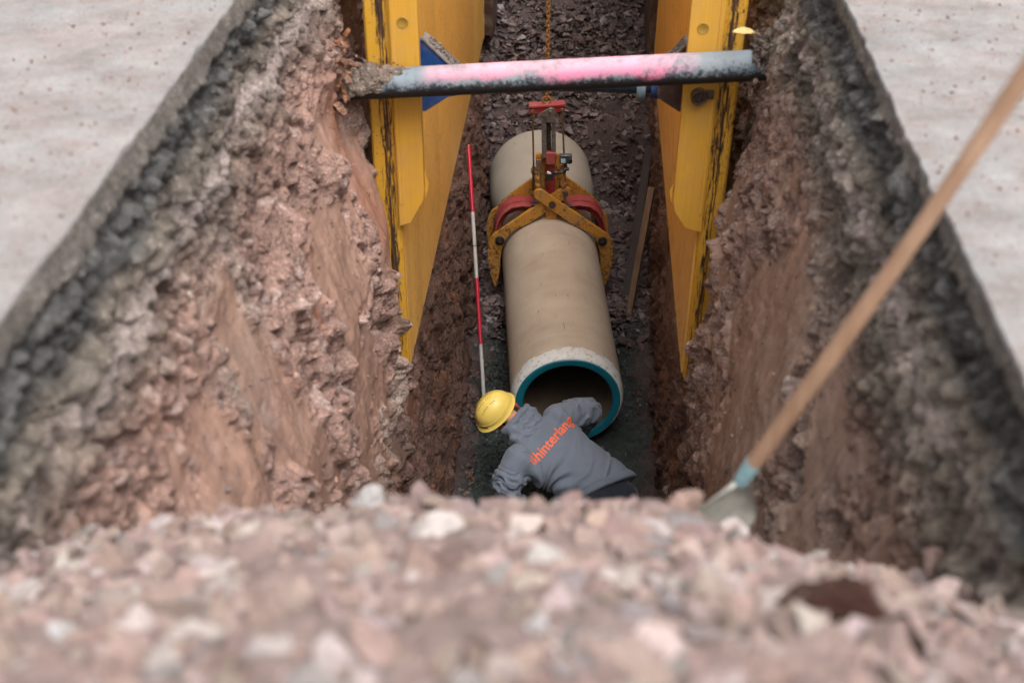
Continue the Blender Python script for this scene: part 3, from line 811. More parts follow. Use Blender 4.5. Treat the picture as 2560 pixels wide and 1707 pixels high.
# ------------------------------------------------------------------ concrete pipe
PN, PF = Vector((.007, 6.81, -3.705)), Vector((-.335, 10.16, -3.705))
ax = (PF - PN).normalized()
PR = thing('concrete_pipe', PN, 'tan concrete sewer pipe with teal ringed mouth, held by the yellow grab', 'pipe')
PR.rotation_euler = (0, 0, math.atan2(-ax.x, ax.y))
def concrete_mat():
    m = NT('tan_concrete'); v = m.coord(); vr = m.coord((1, .25, 1)); tc = m.n('ShaderNodeTexCoord'); sx = m.n('ShaderNodeSeparateXYZ'); m.link(tc.outputs['Object'], sx.inputs[0])
    n = m.noise(v, 2.4, 6, .6); n2 = m.noise(v, 70, 6, .7); n3 = m.noise(vr, 12, 5, .65)
    ring = m.noise(m.coord((.3, 6, .3)), 3, 4, .6)
    col = m.ramp(n, [(.3, (.34, .27, .20)), (.5, (.41, .335, .26)), (.7, (.47, .39, .31))])
    col = m.mix(m.ramp(ring, [(.42, 0), (.7, .30)]), col, (.47, .40, .32))
    col = m.mix(m.ramp(n3, [(.60, 0), (.80, .35)]), col, (.24, .18, .125))
    # grey cement on the bell end
    col = m.mix(m.ramp(m.math('ADD', m.math('DIVIDE', sx.outputs[1], 4.0), m.math('MULTIPLY', m.math('SUBTRACT', n, .5), .25)), [(.52, 0), (.72, .5)]), col, (.37, .345, .30))
    # white lime slurry near the rim
    e = m.math('ADD', sx.outputs[1], m.math('MULTIPLY', m.math('SUBTRACT', m.noise(v, 11, 6, .75), .5), .16))
    we = m.ramp(e, [(.055, 1), (.075, 0)])
    we = m.math('MULTIPLY', we, m.ramp(m.noise(v, 45, 5, .8), [(.34, .25), (.45, 1)]))
    col = m.mix(we, col, (.66, .66, .64))
    sk = m.ramp(m.noise(m.coord((9, 1.2, 9)), 5, 3, .5), [(.72, 0), (.735, .7)])
    col = m.mix(sk, col, (.13, .09, .06))
    m.bump(n2, .0016, .6)
    return m.set(col, .82, 0, .3)
M_conc = concrete_mat()
R0 = .407
b = MB()
Lp = (PF - PN).length
prof = [(.375, .000), (.389, .012), (.398, .03), (.401, .09), (.4025, .094), (.4025, .102), (.4065, .106)] + [(.407, y) for y in np.linspace(.14, 2.55, 14)] + [(.410, 2.62), (.420, 2.70), (.440, 2.82), (.462, 2.93), (.476, 3.02), (.482, 3.12), (.483, 3.45), (.478, 3.50), (.466, 3.515)]
b.lathe(prof, 128); b.build('barrel', M_conc, PR, local=False, sharp=60)
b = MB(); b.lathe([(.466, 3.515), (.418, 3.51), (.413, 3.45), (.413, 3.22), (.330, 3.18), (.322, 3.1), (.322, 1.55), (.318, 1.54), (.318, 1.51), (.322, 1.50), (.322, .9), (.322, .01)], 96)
bo = b.build('bore', flat_mat('bore_concrete_shaded', (.10, .07, .045), .8, 0, .2, 4, .001), PR, local=False)  # same concrete as the barrel, darkened to paint in the shade inside
b = MB(); b.lathe([(.374, .001), (.378, -.006), (.372, -.012), (.332, -.012), (.324, -.008), (.3215, .0), (.3215, .012)], 96)
tm = NT('teal_rubber'); tv = tm.coord(); tn = tm.noise(tv, 8, 6, .7)
tcol = tm.mix(tm.ramp(tm.noise(tv, 26, 6, .8), [(.66, 0), (.74, .6)]), tm.mix(tm.ramp(tn, [(.35, 0), (.7, 1)]), (.006, .115, .165), (.008, .15, .20)), (.06, .07, .05))
b.build('seal_ring', tm.set(tcol, .42, 0, .5), PR, local=False)
# lime smeared proud of the chamfer, uneven
ng = 200; Vv = []; Ff = []
for k in range(ng):
    a = 2 * math.pi * k / ng
    up_ = .5 + .5 * math.sin(a)
    wv = .012 + .035 * up_ + .022 * float(fbm(np.array([k * .28]), np.array([3.1]), s=5)[0])
    for (r_, y_) in ((.3735, -.0065), (.382 + .004 * up_, -.004), (.3945, .012), (.4035, .03 + wv * .3), (.4095, .045 + wv), (.4066, .055 + wv)):
        Vv.append((r_ * math.cos(a), y_, r_ * math.sin(a)))
for k in range(ng):
    for j in range(5):
        i0 = k * 6 + j; i1 = ((k + 1) % ng) * 6 + j
        Ff.append((i0, i0 + 1, i1 + 1, i1))
b = MB(); b.add(Vv, Ff)
lm = NT('white_lubricant'); lv = lm.coord(); ln = lm.noise(lv, 30, 7, .8)
lc = lm.mix(lm.ramp(ln, [(.40, 1), (.46, 0)]), (.60, .60, .585), (.34, .28, .22)); lm.bump(ln, .006, .8)
b.build('lubricant_band', lm.set(lc, .6, 0, .4), PR, local=False, sharp=80)

# ------------------------------------------------------------------ pipe grab
GY = Vector((-.191, 8.73, -3.716))
side_v = Vector((ax.y, -ax.x, 0))       # to the right across the pipe
def G(a, b_, t): return GY + side_v * a + Vector((0, 0, b_)) + ax * t
GR = thing('pipe_grab', GY + Vector((0, 0, .41)), 'yellow scissor pipe grab with red top bar clamped round the concrete pipe', 'lifting clamp')
def bar_poly(a, b_, w0, w1, n=8):
    a, b_ = Vector(a), Vector(b_); d = (b_ - a).normalized(); p = Vector((-d.y, d.x)); pts = []
    t0 = math.atan2(p.y, p.x)
    for k in range(n + 1): t = t0 + math.pi * k / n; pts.append((a.x + w0 * math.cos(t), a.y + w0 * math.sin(t)))
    for k in range(n + 1): t = t0 + math.pi + math.pi * k / n; pts.append((b_.x + w1 * math.cos(t), b_.y + w1 * math.sin(t)))
    return pts
def arm(sg, t0, t1, name='arm'):
    """sg=+1: from upper left down to the right jaw"""
    m_ = lambda P: [(sg * x, y) for x, y in P]
    b = MB()
    top = (-.108, .675)
    # single outline: bar then crescent jaw
    u = Vector((.43 + .108, .245 - .675)).normalized(); n_ = Vector((-u.y, u.x))
    w_ = .047
    P = []
    for k in range(9):
        t = math.atan2(n_.y, n_.x) + math.pi * k / 8
        P.append((top[0] + w_ * math.cos(t), top[1] + w_ * math.sin(t)))
    P += [(.20 - n_.x * w_, .43 - n_.y * w_), (.315, .318), (.368, .262), (.392, .20), (.412, .14), (.422, .06), (.425, -.02), (.432, -.10), (.448, -.18), (.462, -.235),
          (.480, -.205), (.505, -.12), (.522, -.02), (.530, .07), (.528, .15), (.512, .225), (.482, .288)]
    P += [(.43 + n_.x * w_ * 1.05, .262 + n_.y * w_ * 1.05)]
    b.prism(m_(P), G, t0, t1)
    return b.build(name, M_grab, GR, bevel=.004)
arm(1, -.050, -.018); arm(-1, -.012, .020)
arm(1, .36, .392); arm(-1, .398, .430)
# bolts through the jaws
for sg in (-1, 1):
    for t in (-.058 if sg > 0 else -.022,):
        b = MB(); c = G(sg * .428, .232, t)
        b.tube([c + ax * .02, c - ax * .004, c - ax * .006], [.040, .040, .034], 20)
        b.tube([c - ax * .004, c - ax * .026], .021, 6); b.tube([c - ax * .02, c - ax * .034], .010, 10)
        b.build('bolt', M_dark, GR, bevel=.002)
    b = MB(); b.tube([G(sg * .428, .232, .0), G(sg * .428, .232, .43)], .022, 14); b.build('cross_pin', M_dark, GR)
    b = MB(); b.tube([G(-sg * .108, .675, -.045), G(-sg * .108, .675, .43)], .024, 14); b.build('cross_pin', M_rust, GR)
    # curved red gripping shoe between front and rear arms
    P = [(.13, .505), (.24, .520), (.33, .505), (.40, .455), (.445, .38), (.470, .28), (.480, .16), (.440, .15), (.425, .25), (.398, .335), (.355, .395), (.29, .432), (.20, .440), (.13, .435)]
    b = MB(); b.prism([(sg * x, y) for x, y in P], G, .12, .145); b.build('shoe_web', M_red, GR, bevel=.003)
    Q = P[:7]; Q2 = [(x * 1.0 + .0, y - .016) for x, y in Q][::-1]
    Q2 = [(.13, .490), (.24, .504), (.322, .491), (.388, .443), (.431, .373), (.455, .277), (.465, .16)][::-1]
    b = MB(); b.prism([(sg * x, y) for x, y in Q + Q2], G, .06, .24); b.build('shoe_flange', M_pink, GR, bevel=.003)
    # rear cheek plate
    P = [(.02, .76), (.10, .70), (.30, .545), (.42, .43), (.47, .30), (.43, .28), (.36, .38), (.25, .44), (.05, .47)]
    b = MB(); b.prism([(sg * x, y) for x, y in P], G, .26, .285); b.build('cheek_plate', M_grab, GR, bevel=.003)
# hub between arms
b = MB(); b.tube([G(0, .585, -.06), G(0, .585, .44)], .030, 16); b.build('hub', M_rust, GR)
b = MB(); b.tube([G(.085, .50, .03), G(.085, .50, .11)], .034, 14); b.tube([G(.05, .515, .05), G(.17, .515, .05)], .014, 10); b.build('lock_bolt', M_dark, GR)
b = MB(); b.tube([G(-.17, .545, .02), G(-.02, .55, .02)], .018, 10); b.build('lock_bolt', M_dark, GR)
# saddle and foot of the column
b = MB(); b.box(G(0, .51, .045), (.094, .09, .22), Matrix.Rotation(PR.rotation_euler.z, 3, 'Z')); b.build('column_foot', M_grab, GR, bevel=.006)
Pz = [(-.26, .40), (-.20, .47), (-.06, .53), (.06, .53), (.20, .47), (.26, .40), (.20, .385), (.10, .420), (0, .425), (-.10, .420), (-.20, .385)]
b = MB(); b.prism(Pz, G, .10, .12); b.build('saddle', M_grab, GR, bevel=.003)
RZ = Matrix.Rotation(PR.rotation_euler.z, 3, 'Z')
b = MB(); b.box(G(-.012, .79, .06), (.075, .075, .40), RZ); b.build('column', M_red, GR, bevel=.004)
b = MB(); b.box(G(-.012, .79, .115), (.16, .03, .34), RZ); b.build('column_back', M_grab, GR, bevel=.004)
b = MB(); b.box(G(-.02, .985, .02), (.078, .09, .105), RZ); b.build('latch_box', M_pink, GR, bevel=.006)
for sg in (-1, 1):
    # bumpy orange pull links
    x0, z0, x1, z1 = (.108, .665, .075, .86)
    x0, x1 = sg * x0, sg * x1 - .005 + (0 if sg > 0 else -.045)
    pts = []; rad = []
    for k in range(25):
        t = k / 24; pts.append(G(x0 + (x1 - x0) * t + .003 * math.sin(t * 9), z0 + (z1 - z0) * t, .0)); rad.append(.0255 + .0035 * math.sin(t * 6 * math.pi))
    b = MB(); b.tube(pts, rad, 14); b.build('pull_link', M_grab, GR)
    b = MB(); b.box(G(x1 + sg * .03, .80, .02), (.014, .05, .22), RZ); b.build('link_plate', M_dark, GR, bevel=.002)
    xt = -.172 if sg < 0 else .062
    b = MB(); b.tube([G(x1 + sg * .028, .86, .0), G(xt, 1.375, .0)], .0075, 10); b.build('pull_rod', M_rod, GR)
# slotted latch column and hook plate
b = MB()
for xa, xb in ((-.090, -.052), (-.012, .022)):
    b.prism([(xa, .99), (xb, .99), (xb - .012, 1.36), (xa - .012, 1.36)], G, -.012, .012)
b.build('latch_rail', M_steel, GR, bevel=.002)
b = MB(); b.prism([(-.052, .99), (-.012, .99), (-.028, 1.33), (-.062, 1.33)], G, .014, .03); b.build('latch_core', M_dark, GR)
b = MB(); b.prism([(-.135, 1.345), (-.115, 1.33), (-.095, 1.352), (-.075, 1.352), (-.066, 1.33), (-.060, 1.30), (.005, 1.30), (.006, 1.395), (-.004, 1.418), (-.030, 1.425), (-.055, 1.415), (-.125, 1.375)], G, -.030, -.014); b.build('hook_plate', M_steel, GR, bevel=.003)
b = MB(); c = G(-.035, 1.395, -.03); b.tube([c, c - ax * .012], .016, 16); b.tube([c - ax * .01, c - ax * .02], .009, 12); b.build('bolt', M_steel, GR, bevel=.001)
b = MB()
P = [(-.200, 1.36), (.082, 1.375), (.082, 1.43), (-.200, 1.415)]
b.prism(P, G, .0, .022); o = b.build('top_bar', M_red, GR, bevel=.003)
b = MB(); b.prism([(-.200, 1.415), (.082, 1.43), (.082, 1.448), (-.200, 1.433)], G, -.012, .07); b.build('top_bar_flange', M_pink, GR, bevel=.003)
for xx, zz in ((-.172, 1.388), (.058, 1.400)):
    b = MB(); c = G(xx, zz, 0); b.tube([c, c - ax * .014], .0135, 16); b.build('bolt', M_steel, GR, bevel=.002)
pts = [G(-.06 + .030 * math.sin(t), 1.470 - .030 * math.cos(t), .02) for t in np.linspace(0, 2 * math.pi, 24)]
b = MB(); b.tube(pts, .009, 10); b.build('shackle', M_chain, GR)
# side lever
b = MB(); b.box(G(-.12, .975, .0), (.04, .03, .10), RZ); b.build('lever_bracket', M_grab, GR, bevel=.003)
b = MB(); b.box(G(-.118, .935, -.022), (.034, .012, .085), RZ); b.tube([G(-.125, .90, -.02), G(-.118, .76, -.02)], .006, 8); b.tube([G(-.105, .90, -.02), G(-.100, .76, -.02)], .006, 8); b.build('lever', M_steel, GR, bevel=.002)

# chain carrying the grab
CH = thing('lifting_chain', G(-.06, 1.50, .02), 'rusty steel chain rising from the red bar of the grab', 'chain')
lk = []
for t in np.linspace(0, 2 * math.pi, 21)[:-1]:
    lk.append((.0125 * math.copysign(abs(math.sin(t)) ** .8, math.sin(t)), 0, .0185 * math.cos(t) + (.007 if math.cos(t) > 0 else -.007)))
b = MB(); b.tube(lk + [lk[0]], .0056, 8, cap=False)
first = b.build('chain_link', M_chain, CH, local=False)
base = Vector((0, 0, 0)); top = Vector((-.03, 0, 3.3)); N = 92
for i in range(N):
    c = first if i == 0 else first.copy()
    if i: COL.objects.link(c); c.parent = CH
    c.location = Vector((-.028 * (i * .0365) / 3.3, 0, i * .0365)); c.rotation_euler = (0, 0, .5 + (math.pi / 2) * (i % 2))

# action camera clipped on the grab
AC = thing('action_camera', G(.085, .99, -.03), 'small black action camera on a jointed mount fixed to the grab', 'camera')
b = MB(); b.box(G(.098, .995, -.045), (.098, .045, .078), RZ); b.build('camera_body', M_grey, AC, bevel=.008)
b = MB(); c = G(.127, .985, -.07); b.tube([c, c - ax * .012, c - ax * .013], [.022, .022, .018], 20); b.build('lens', M_lens, AC, bevel=.002)
b = MB(); b.box(G(.076, .988, -.069), (.036, .004, .036), RZ); b.build('screen', M_screen, AC)
b = MB(); b.box(G(.090, 1.022, -.069), (.04, .006, .008), RZ); b.build('shutter_strip', M_black, AC)
b = MB(); pts = [G(.10, .95, -.04), G(.105, .905, -.05), G(.07, .885, -.07), G(.03, .88, -.06), G(.005, .865, -.06)]
b.tube(pts, [.010, .014, .011, .015, .012], 12)
for p in (1, 3): b.tube([pts[p] - side_v * .022, pts[p] + side_v * .022], .015, 12)
b.box(G(-.03, .85, -.06), (.06, .05, .06), RZ); b.build('mount_arm', M_black, AC, bevel=.003)
b = MB(); b.box(G(-.035, .885, -.075), (.035, .02, .016), RZ @ Matrix.Rotation(.4, 3, 'Y')); b.build('clip', M_white, AC, bevel=.003)
# ------------------------------------------------------------------ ranging pole
P0, P1 = Vector((-.63, 7.25, -4.17)), Vector((-.842, 8.44, -2.515))
RP = thing('ranging_pole', P0, 'thin red and white banded ranging pole leaning on the left side', 'pole')
M_pred = flat_mat('pole_red', (.42, .008, .03), .35, 0, .15, 30); M_pwhite = flat_mat('pole_white', (.40, .385, .36), .45, 0, .15, 30)
for k in range(4):
    a, c = P0.lerp(P1, k / 4), P0.lerp(P1, (k + 1) / 4)
    b = MB(); b.tube([a, c], .0145, 16); b.build('band', M_pwhite if k % 2 == 0 else M_pred, RP)
b = MB(); b.tube([P1, P1 + (P1 - P0).normalized() * .01], .0125, 16); b.build('end_cap', M_chain, RP)
b = MB(); c = P0.lerp(P1, .62); u_ = (P1 - P0).normalized(); b.tube([c, c + u_ * .006], .0150, 16); b.build('mark', M_black, RP)

# ------------------------------------------------------------------ planks
def wood(name, c1, c2, s=(30, 30, 2)):
    m = NT(name); v = m.coord(s); n = m.noise(v, 2, 8, .65, .6); n2 = m.noise(m.coord(), 6, 5, .6)
    c = m.ramp(n, [(.3, c1), (.7, c2)]); c = m.mix(m.ramp(n2, [(.45, 0), (.8, .5)]), c, (c1[0] * .6, c1[1] * .6, c1[2] * .6)); m.bump(n, .002, .5)
    return m.set(c, .7, 0, .35)
def plank(a, c, wd, th, mat, label):
    a, c = Vector(a), Vector(c); o = thing('plank', a, label, 'plank'); d = (c - a).normalized()
    q = d.to_track_quat('Z', 'Y').to_matrix()
    b = MB(); b.box((0, 0, (c - a).length / 2), (wd, th, (c - a).length)); ob = b.build('board', mat, o, local=False, bevel=.003)
    o.rotation_euler = q.to_euler(); return o
plank((.490, 8.55, -4.17), (.628, 8.88, -3.05), .055, .045, wood('weathered_wood', (.12, .07, .045), (.26, .16, .10)), 'light brown timber stake leaning on the right earth wall')
plank((.475, 8.80, -4.13), (.66, 10.1, -3.28), .075, .05, wood('wet_wood', (.02, .014, .012), (.045, .03, .025)), 'dark wet timber leaning behind the lighter stake')

# ------------------------------------------------------------------ shovel
S0, S1 = Vector((.470, 2.352, -.430)), Vector((.842, 2.180, .76))
sdir = (S1 - S0).normalized()
SH = thing('shovel', S0 - sdir * .2, 'wooden handled steel shovel standing in the rubble at the right', 'shovel')
tocam = (Vector((0, 0, CZ)) - S0).normalized(); sx_ = sdir.cross(tocam).normalized() * -1
sn = sx_.cross(sdir).normalized()
if sn.dot(tocam) < 0: sn = -sn
qt = Matrix.Rotation(math.radians(40), 3, sdir); sx_ = qt @ sx_; sn = qt @ sn
b = MB(); pts = []; rad = []
for k in range(30):
    t = k / 29; pts.append(S0.lerp(S1 + sdir * .12, t) + sn * .012 * math.sin(t * 3.1)); rad.append(.0198 + .0015 * math.sin(t * 7))
b.tube(pts, rad, 20)
mw = wood('ash_handle', (.33, .19, .115), (.47, .30, .20), (16, 16, 1.6))
b.build('handle', mw, SH)
b = MB(); b.tube([S0 + sdir * .035, S0 - sdir * .01, S0 - sdir * .05], [.0212, .0218, .019], 20); b.build('ferrule', flat_mat('faded_blue_paint', (.25, .40, .43), .6, 0, .3, 30), SH)
# pressed blade
nu, nv = 15, 15; V = []; 
for side2 in (0, 1):
    for i in range(nu):
        t = i / (nu - 1)
        wd = .02 + .070 * min(1, (t / .40)) ** .8 if t < .40 else .092 - .006 * t
        if t > .8: wd *= math.sqrt(max(0, 1 - ((t - .8) / .2) ** 2 * .75))
        for j in range(nv):
            q = (j / (nv - 1)) * 2 - 1
            spine = .012 * math.exp(-(q / .16) ** 2) * (1 - t)
            V.append(S0 - sdir * (.045 + .27 * t) + sx_ * (q * wd) + sn * (-.035 * (1 - q * q) * (1 - .3 * t) + .02 + spine + .02 * t - side2 * .0025))
F = []
for s2 in (0, 1):
    for i in range(nu - 1):
        for j in range(nv - 1):
            a = s2 * nu * nv + i * nv + j; f = (a, a + 1, a + nv + 1, a + nv); F.append(f if s2 else f[::-1])
per = [j for j in range(nv)] + [i * nv + nv - 1 for i in range(1, nu)] + [(nu - 1) * nv + j for j in range(nv - 2, -1, -1)] + [i * nv for i in range(nu - 2, 0, -1)]
for k in range(len(per)):
    a, c = per[k], per[(k + 1) % len(per)]; F.append((a, c, c + nu * nv, a + nu * nv))
b = MB(); b.add(V, F); b.build('blade', flat_mat('dusty_steel', (.46, .45, .40), .6, .25, .25, 18, .001), SH, sharp=60)

# ------------------------------------------------------------------ leaves
def leaf(loc, L, W, col, label, rot):
    n = 9; V = []; F = []
    for i in range(n):
        t = i / (n - 1); wd = W * math.sin(math.pi * min(1, t * .96 + .02)) ** .8 * (1 + .12 * math.sin(i * 2.3))
        for q in (-1, -.5, 0, .5, 1):
            V.append(((t - .5) * L, q * wd, .25 * W * abs(q) + .10 * L * math.sin(t * 3)))
    for i in range(n - 1):
        for j in range(4): a = i * 5 + j; F.append((a, a + 1, a + 6, a + 5))
    root = thing('leaf', loc, label, 'leaf'); root.rotation_euler = rot
    b = MB(); b.add(V, F); m = flat_mat('leaf_' + label[:6].strip(), col, .6, 0, .2, 60)
    o = b.build('blade', m, root, local=False); o.modifiers.new('s', 'SOLIDIFY').thickness = .0008
    b = MB(); b.tube([(L * .5, 0, .0), (L * .72, .004, -.006)], .0013, 6); b.build('stalk', m, root, local=False)
leaf((.745, 5.42, -.42), .105, .020, (.52, .37, .14), 'yellow dry leaf caught beside the right yellow post', (.5, .05, .1))
leaf((-.757, 6.36, -4.12), .04, .010, (.75, .20, .03), 'small orange leaf lying on the dark gravel', (.2, .1, .1))
# ------------------------------------------------------------------ worker
M_skin = flat_mat('skin', (.50, .24, .17), .5, 0, .12, 25)
M_hair = flat_mat('dark_hair', (.03, .02, .016), .7, 0, .4, 120, .002)
def cloth_mat(name, col, var=.10):
    m = NT(name); v = m.coord(); n = m.noise(v, 260, 3, .6); n2 = m.noise(v, 5, 5, .6)
    c = m.mix(1, col, m.ramp(n2, [(.3, 1 - var), (.7, 1 + var)]), 'MULTIPLY'); c = m.mix(1, c, m.ramp(n, [(.3, .9), (.7, 1.1)]), 'MULTIPLY')
    m.bump(n, .0008, .5)
    m.b.inputs['Sheen Weight'].default_value = .15
    return m.set(c, .9, 0, .2)
M_hood = cloth_mat('grey_blue_sweatshirt', (.135, .155, .195))
M_trou = cloth_mat('dark_work_trousers', (.022, .026, .036), .3)

camr, camd, camf = Vector((ROT[0][0], ROT[1][0], ROT[2][0])), Vector((ROT[0][1], ROT[1][1], ROT[2][1])), Vector((ROT[0][2], ROT[1][2], ROT[2][2]))
sV = Vector((.787, -.41, -.459)).normalized()       # neck -> hips
tV = Vector((.64, .75, .16)); tV = (tV - sV * tV.dot(sV)).normalized()    # towards his right shoulder
nV = sV.cross(tV).normalized()
if nV.z < 0: nV = -nV
NK = Vector((-.235, 6.02, -3.40)) + camr * .065 - camd * .081                   # middle of the yoke on the back surface
def Bp(s, t, d=0): return NK + sV * s + tV * t - nV * d    # d = depth below the back surface

def loft(b, rings, n=28):
    """rings: (centre, u axis, v axis) vectors incl. radii"""
    V = []
    for c, u, v, pw in rings:
        for k in range(n):
            a = 2 * math.pi * k / n; ca, sa = math.cos(a), math.sin(a)
            V.append(c + u * math.copysign(abs(ca) ** pw, ca) + v * math.copysign(abs(sa) ** pw, sa))
    m = len(rings)
    F = [(i * n + k, i * n + (k + 1) % n, (i + 1) * n + (k + 1) % n, (i + 1) * n + k) for i in range(m - 1) for k in range(n)]
    F += [tuple(range(n))[::-1], tuple(range((m - 1) * n, m * n))]
    b.add(V, F)

def limb(b, pts, rad, n=18):
    """smooth tapered tube through joints with rounded ends"""
    pts = [Vector(p) for p in pts]; P = []; R = []
    m = len(pts)
    for i in range(m - 1):
        p0, p1, p2, p3 = pts[max(i - 1, 0)], pts[i], pts[i + 1], pts[min(i + 2, m - 1)]
        for k in range(6):
            t = k / 6
            P.append(.5 * ((2 * p1) + (p2 - p0) * t + (2 * p0 - 5 * p1 + 4 * p2 - p3) * t * t + (3 * p1 - p0 - 3 * p2 + p3) * t ** 3))
            R.append(rad[i] + (rad[i + 1] - rad[i]) * t)
    P.append(pts[-1]); R.append(rad[-1])
    d0 = (P[0] - P[1]).normalized(); d1 = (P[-1] - P[-2]).normalized()
    P = [P[0] + d0 * R[0] * .8, P[0] + d0 * R[0] * .5] + P + [P[-1] + d1 * R[-1] * .5, P[-1] + d1 * R[-1] * .8]
    R = [R[0] * .4, R[0] * .85] + R + [R[-1] * .85, R[-1] * .4]
    b.tube(P, R, n)

def ball(b, c, r, M=None, n=16):
    V = []; F = []
    for i in range(n + 1):
        for k in range(2 * n):
            a, e = math.pi * k / n, math.pi * i / n
            p = Vector((math.cos(a) * math.sin(e) * r[0], math.sin(a) * math.sin(e) * r[1], math.cos(e) * r[2]))
            V.append((M @ p if M else p) + Vector(c))
    for i in range(n):
        for k in range(2 * n): F.append((i * 2 * n + k, (i + 1) * 2 * n + k, (i + 1) * 2 * n + (k + 1) % (2 * n), i * 2 * n + (k + 1) % (2 * n)))
    b.add(V, F)

def fuse(b, name, mat, parent, voxel=.009, smooth=6, disp=None):
    """voxel-fuse overlapping volumes to one continuous skin, relax, displace"""
    me = bpy.data.meshes.new('t'); me.from_pydata(b.V, [], b.F)
    bm = bmesh.new(); bm.from_mesh(me); bmesh.ops.recalc_face_normals(bm, faces=bm.faces); bm.to_mesh(me); bm.free()
    t = bpy.data.objects.new('t', me); COL.objects.link(t)
    r = t.modifiers.new('r', 'REMESH'); r.mode = 'VOXEL'; r.voxel_size = voxel
    s_ = t.modifiers.new('s', 'SMOOTH'); s_.factor = .6; s_.iterations = smooth
    dg = bpy.context.evaluated_depsgraph_get(); dg.update()
    m2 = bpy.data.meshes.new_from_object(t.evaluated_get(dg))
    bpy.data.objects.remove(t)
    n = len(m2.vertices); co = np.zeros(n * 3, np.float32); no = np.zeros(n * 3, np.float32)
    m2.vertices.foreach_get('co', co); m2.vertices.foreach_get('normal', no); co = co.reshape(-1, 3); no = no.reshape(-1, 3)
    if disp is not None: co = co + no * disp(co, no)[:, None]
    if parent: 
        Mi = np.array(parent.matrix_world.inverted()); co = co @ Mi[:3, :3].T + Mi[:3, 3]
    m2.vertices.foreach_set('co', co.astype(np.float32).ravel()); m2.update()
    m2.polygons.foreach_set('use_smooth', np.ones(len(m2.polygons), bool)); m2.name = name
    m2.materials.clear(); m2.materials.append(mat)
    o = bpy.data.objects.new(name, m2); COL.objects.link(o); o.parent = parent
    return o

WK = thing('person', (.05, 6.0, -4.15), 'person in yellow helmet and grey-blue hooded sweatshirt crouching and reaching into the pipe', 'person')
bpy.context.view_layer.update()
# joints
shR, elR, wrR = Bp(.06, .19, .085), Vector((.165, 6.45, -3.50)), Vector((.085, 6.60, -3.80))
shL, elL, wrL = Bp(.055, -.255, .10), Vector((-.36, 5.775, -3.65)), Vector((-.29, 5.86, -3.92))
HC = Vector((-.47, 6.235, -3.475)) + camr * .012 - camd * .085                  # head centre
Uh = Vector((-.62, .02, .78)).normalized()
camr, camd, camf = Vector((ROT[0][0], ROT[1][0], ROT[2][0])), Vector((ROT[0][1], ROT[1][1], ROT[2][1])), Vector((ROT[0][2], ROT[1][2], ROT[2][2]))
Uh = (camr * -.60 - camd * .42 - camf * .62).normalized()      # crown
Fh = (camr * -.62 + camd * .78 + camf * .12); Fh = (Fh - Uh * Fh.dot(Uh)).normalized()   # face direction
Sh = Fh.cross(Uh).normalized()
HM = Matrix((Sh, Fh, Uh)).transposed()              # local x = side, y = front, z = crown
# --- continuous body: head with face, neck, trunk, arms, hands, legs
b = MB()
ball(b, HC + Uh * .035 - Fh * .012, (.076, .095, .092), HM)
ball(b, HC - Uh * .045 + Fh * .035, (.058, .062, .075), HM)
ball(b, HC - Uh * .098 + Fh * .060, (.030, .030, .022), HM)      # chin
nose = MB()
ball(b, HC - Uh * .025 + Fh * .098, (.013, .022, .024), HM)      # nose
ball(b, HC + Uh * .012 + Fh * .082, (.045, .016, .012), HM)      # brow
ball(b, HC - Uh * .066 + Fh * .090, (.024, .012, .008), HM)      # lips
for s in (-1, 1):
    ball(b, HC + Sh * s * .080 - Uh * .018 - Fh * .012, (.010, .020, .032), HM)      # ears
limb(b, [HC - Uh * .05 - Fh * .02, Bp(-.03, -.03, .10), Bp(.08, 0, .12)], [.054, .060, .075])
rings = [(Bp(.02, 0, .12), tV * .17, nV * .08, .8), (Bp(.12, 0, .13), tV * .185, nV * .105, .85), (Bp(.28, 0, .14), tV * .16, nV * .11, .9),
         (Bp(.42, .0, .15), tV * .145, nV * .10, .95), (Bp(.56, .0, .16), tV * .165, nV * .11, .95), (Bp(.64, .0, .17), tV * .14, nV * .10, 1)]
loft(b, rings)
limb(b, [shR, elR, wrR], [.058, .045, .030]); limb(b, [shL, elL, wrL], [.058, .045, .030])
def hand(b, wr, d, up, sg):
    d = d.normalized(); up = (up - d * up.dot(d)).normalized(); sdv = d.cross(up) * sg
    M = Matrix((sdv, d, up)).transposed()
    ball(b, wr + d * .05, (.040, .050, .014), M)
    for k, (o_, L_) in enumerate(((-.030, .066), (-.010, .076), (.011, .071), (.030, .056))):
        p = wr + d * .085 + sdv * o_
        limb(b, [p, p + d * L_ * .45 - up * .006, p + d * L_ * .75 - up * .022, p + d * L_ * .9 - up * .040], [.0085, .008, .0072, .0062], 10)
    p = wr + d * .025 - sdv * .034
    limb(b, [p, p + d * .028 - sdv * .022 - up * .008, p + d * .058 - sdv * .026 - up * .02], [.011, .0095, .008], 10)
hand(b, wrR, Vector((-.15, .85, -.45)), Vector((0, .3, .9)), 1)
hand(b, wrL, Vector((.10, .55, -.8)), Vector((-.2, -.7, .3)), -1)
hipR, hipL = Bp(.58, .09, .19), Bp(.58, -.09, .19)
knR, anR = Vector((.33, 6.12, -3.86)), Vector((.30, 5.78, -4.07))
knL, anL = Vector((.00, 5.92, -4.05)), Vector((.20, 5.52, -4.07))
limb(b, [hipR, knR, anR], [.088, .062, .042]); limb(b, [hipL, knL, anL], [.088, .062, .042])
fuse(b, 'body', M_skin, WK, .0065, 3)
for s in (-1, 1):
    e = MB(); ball(e, HC + Sh * s * .031 - Uh * .004 + Fh * .086, (.012, .008, .008), HM, 10); e.build('eye', M_white, WK)
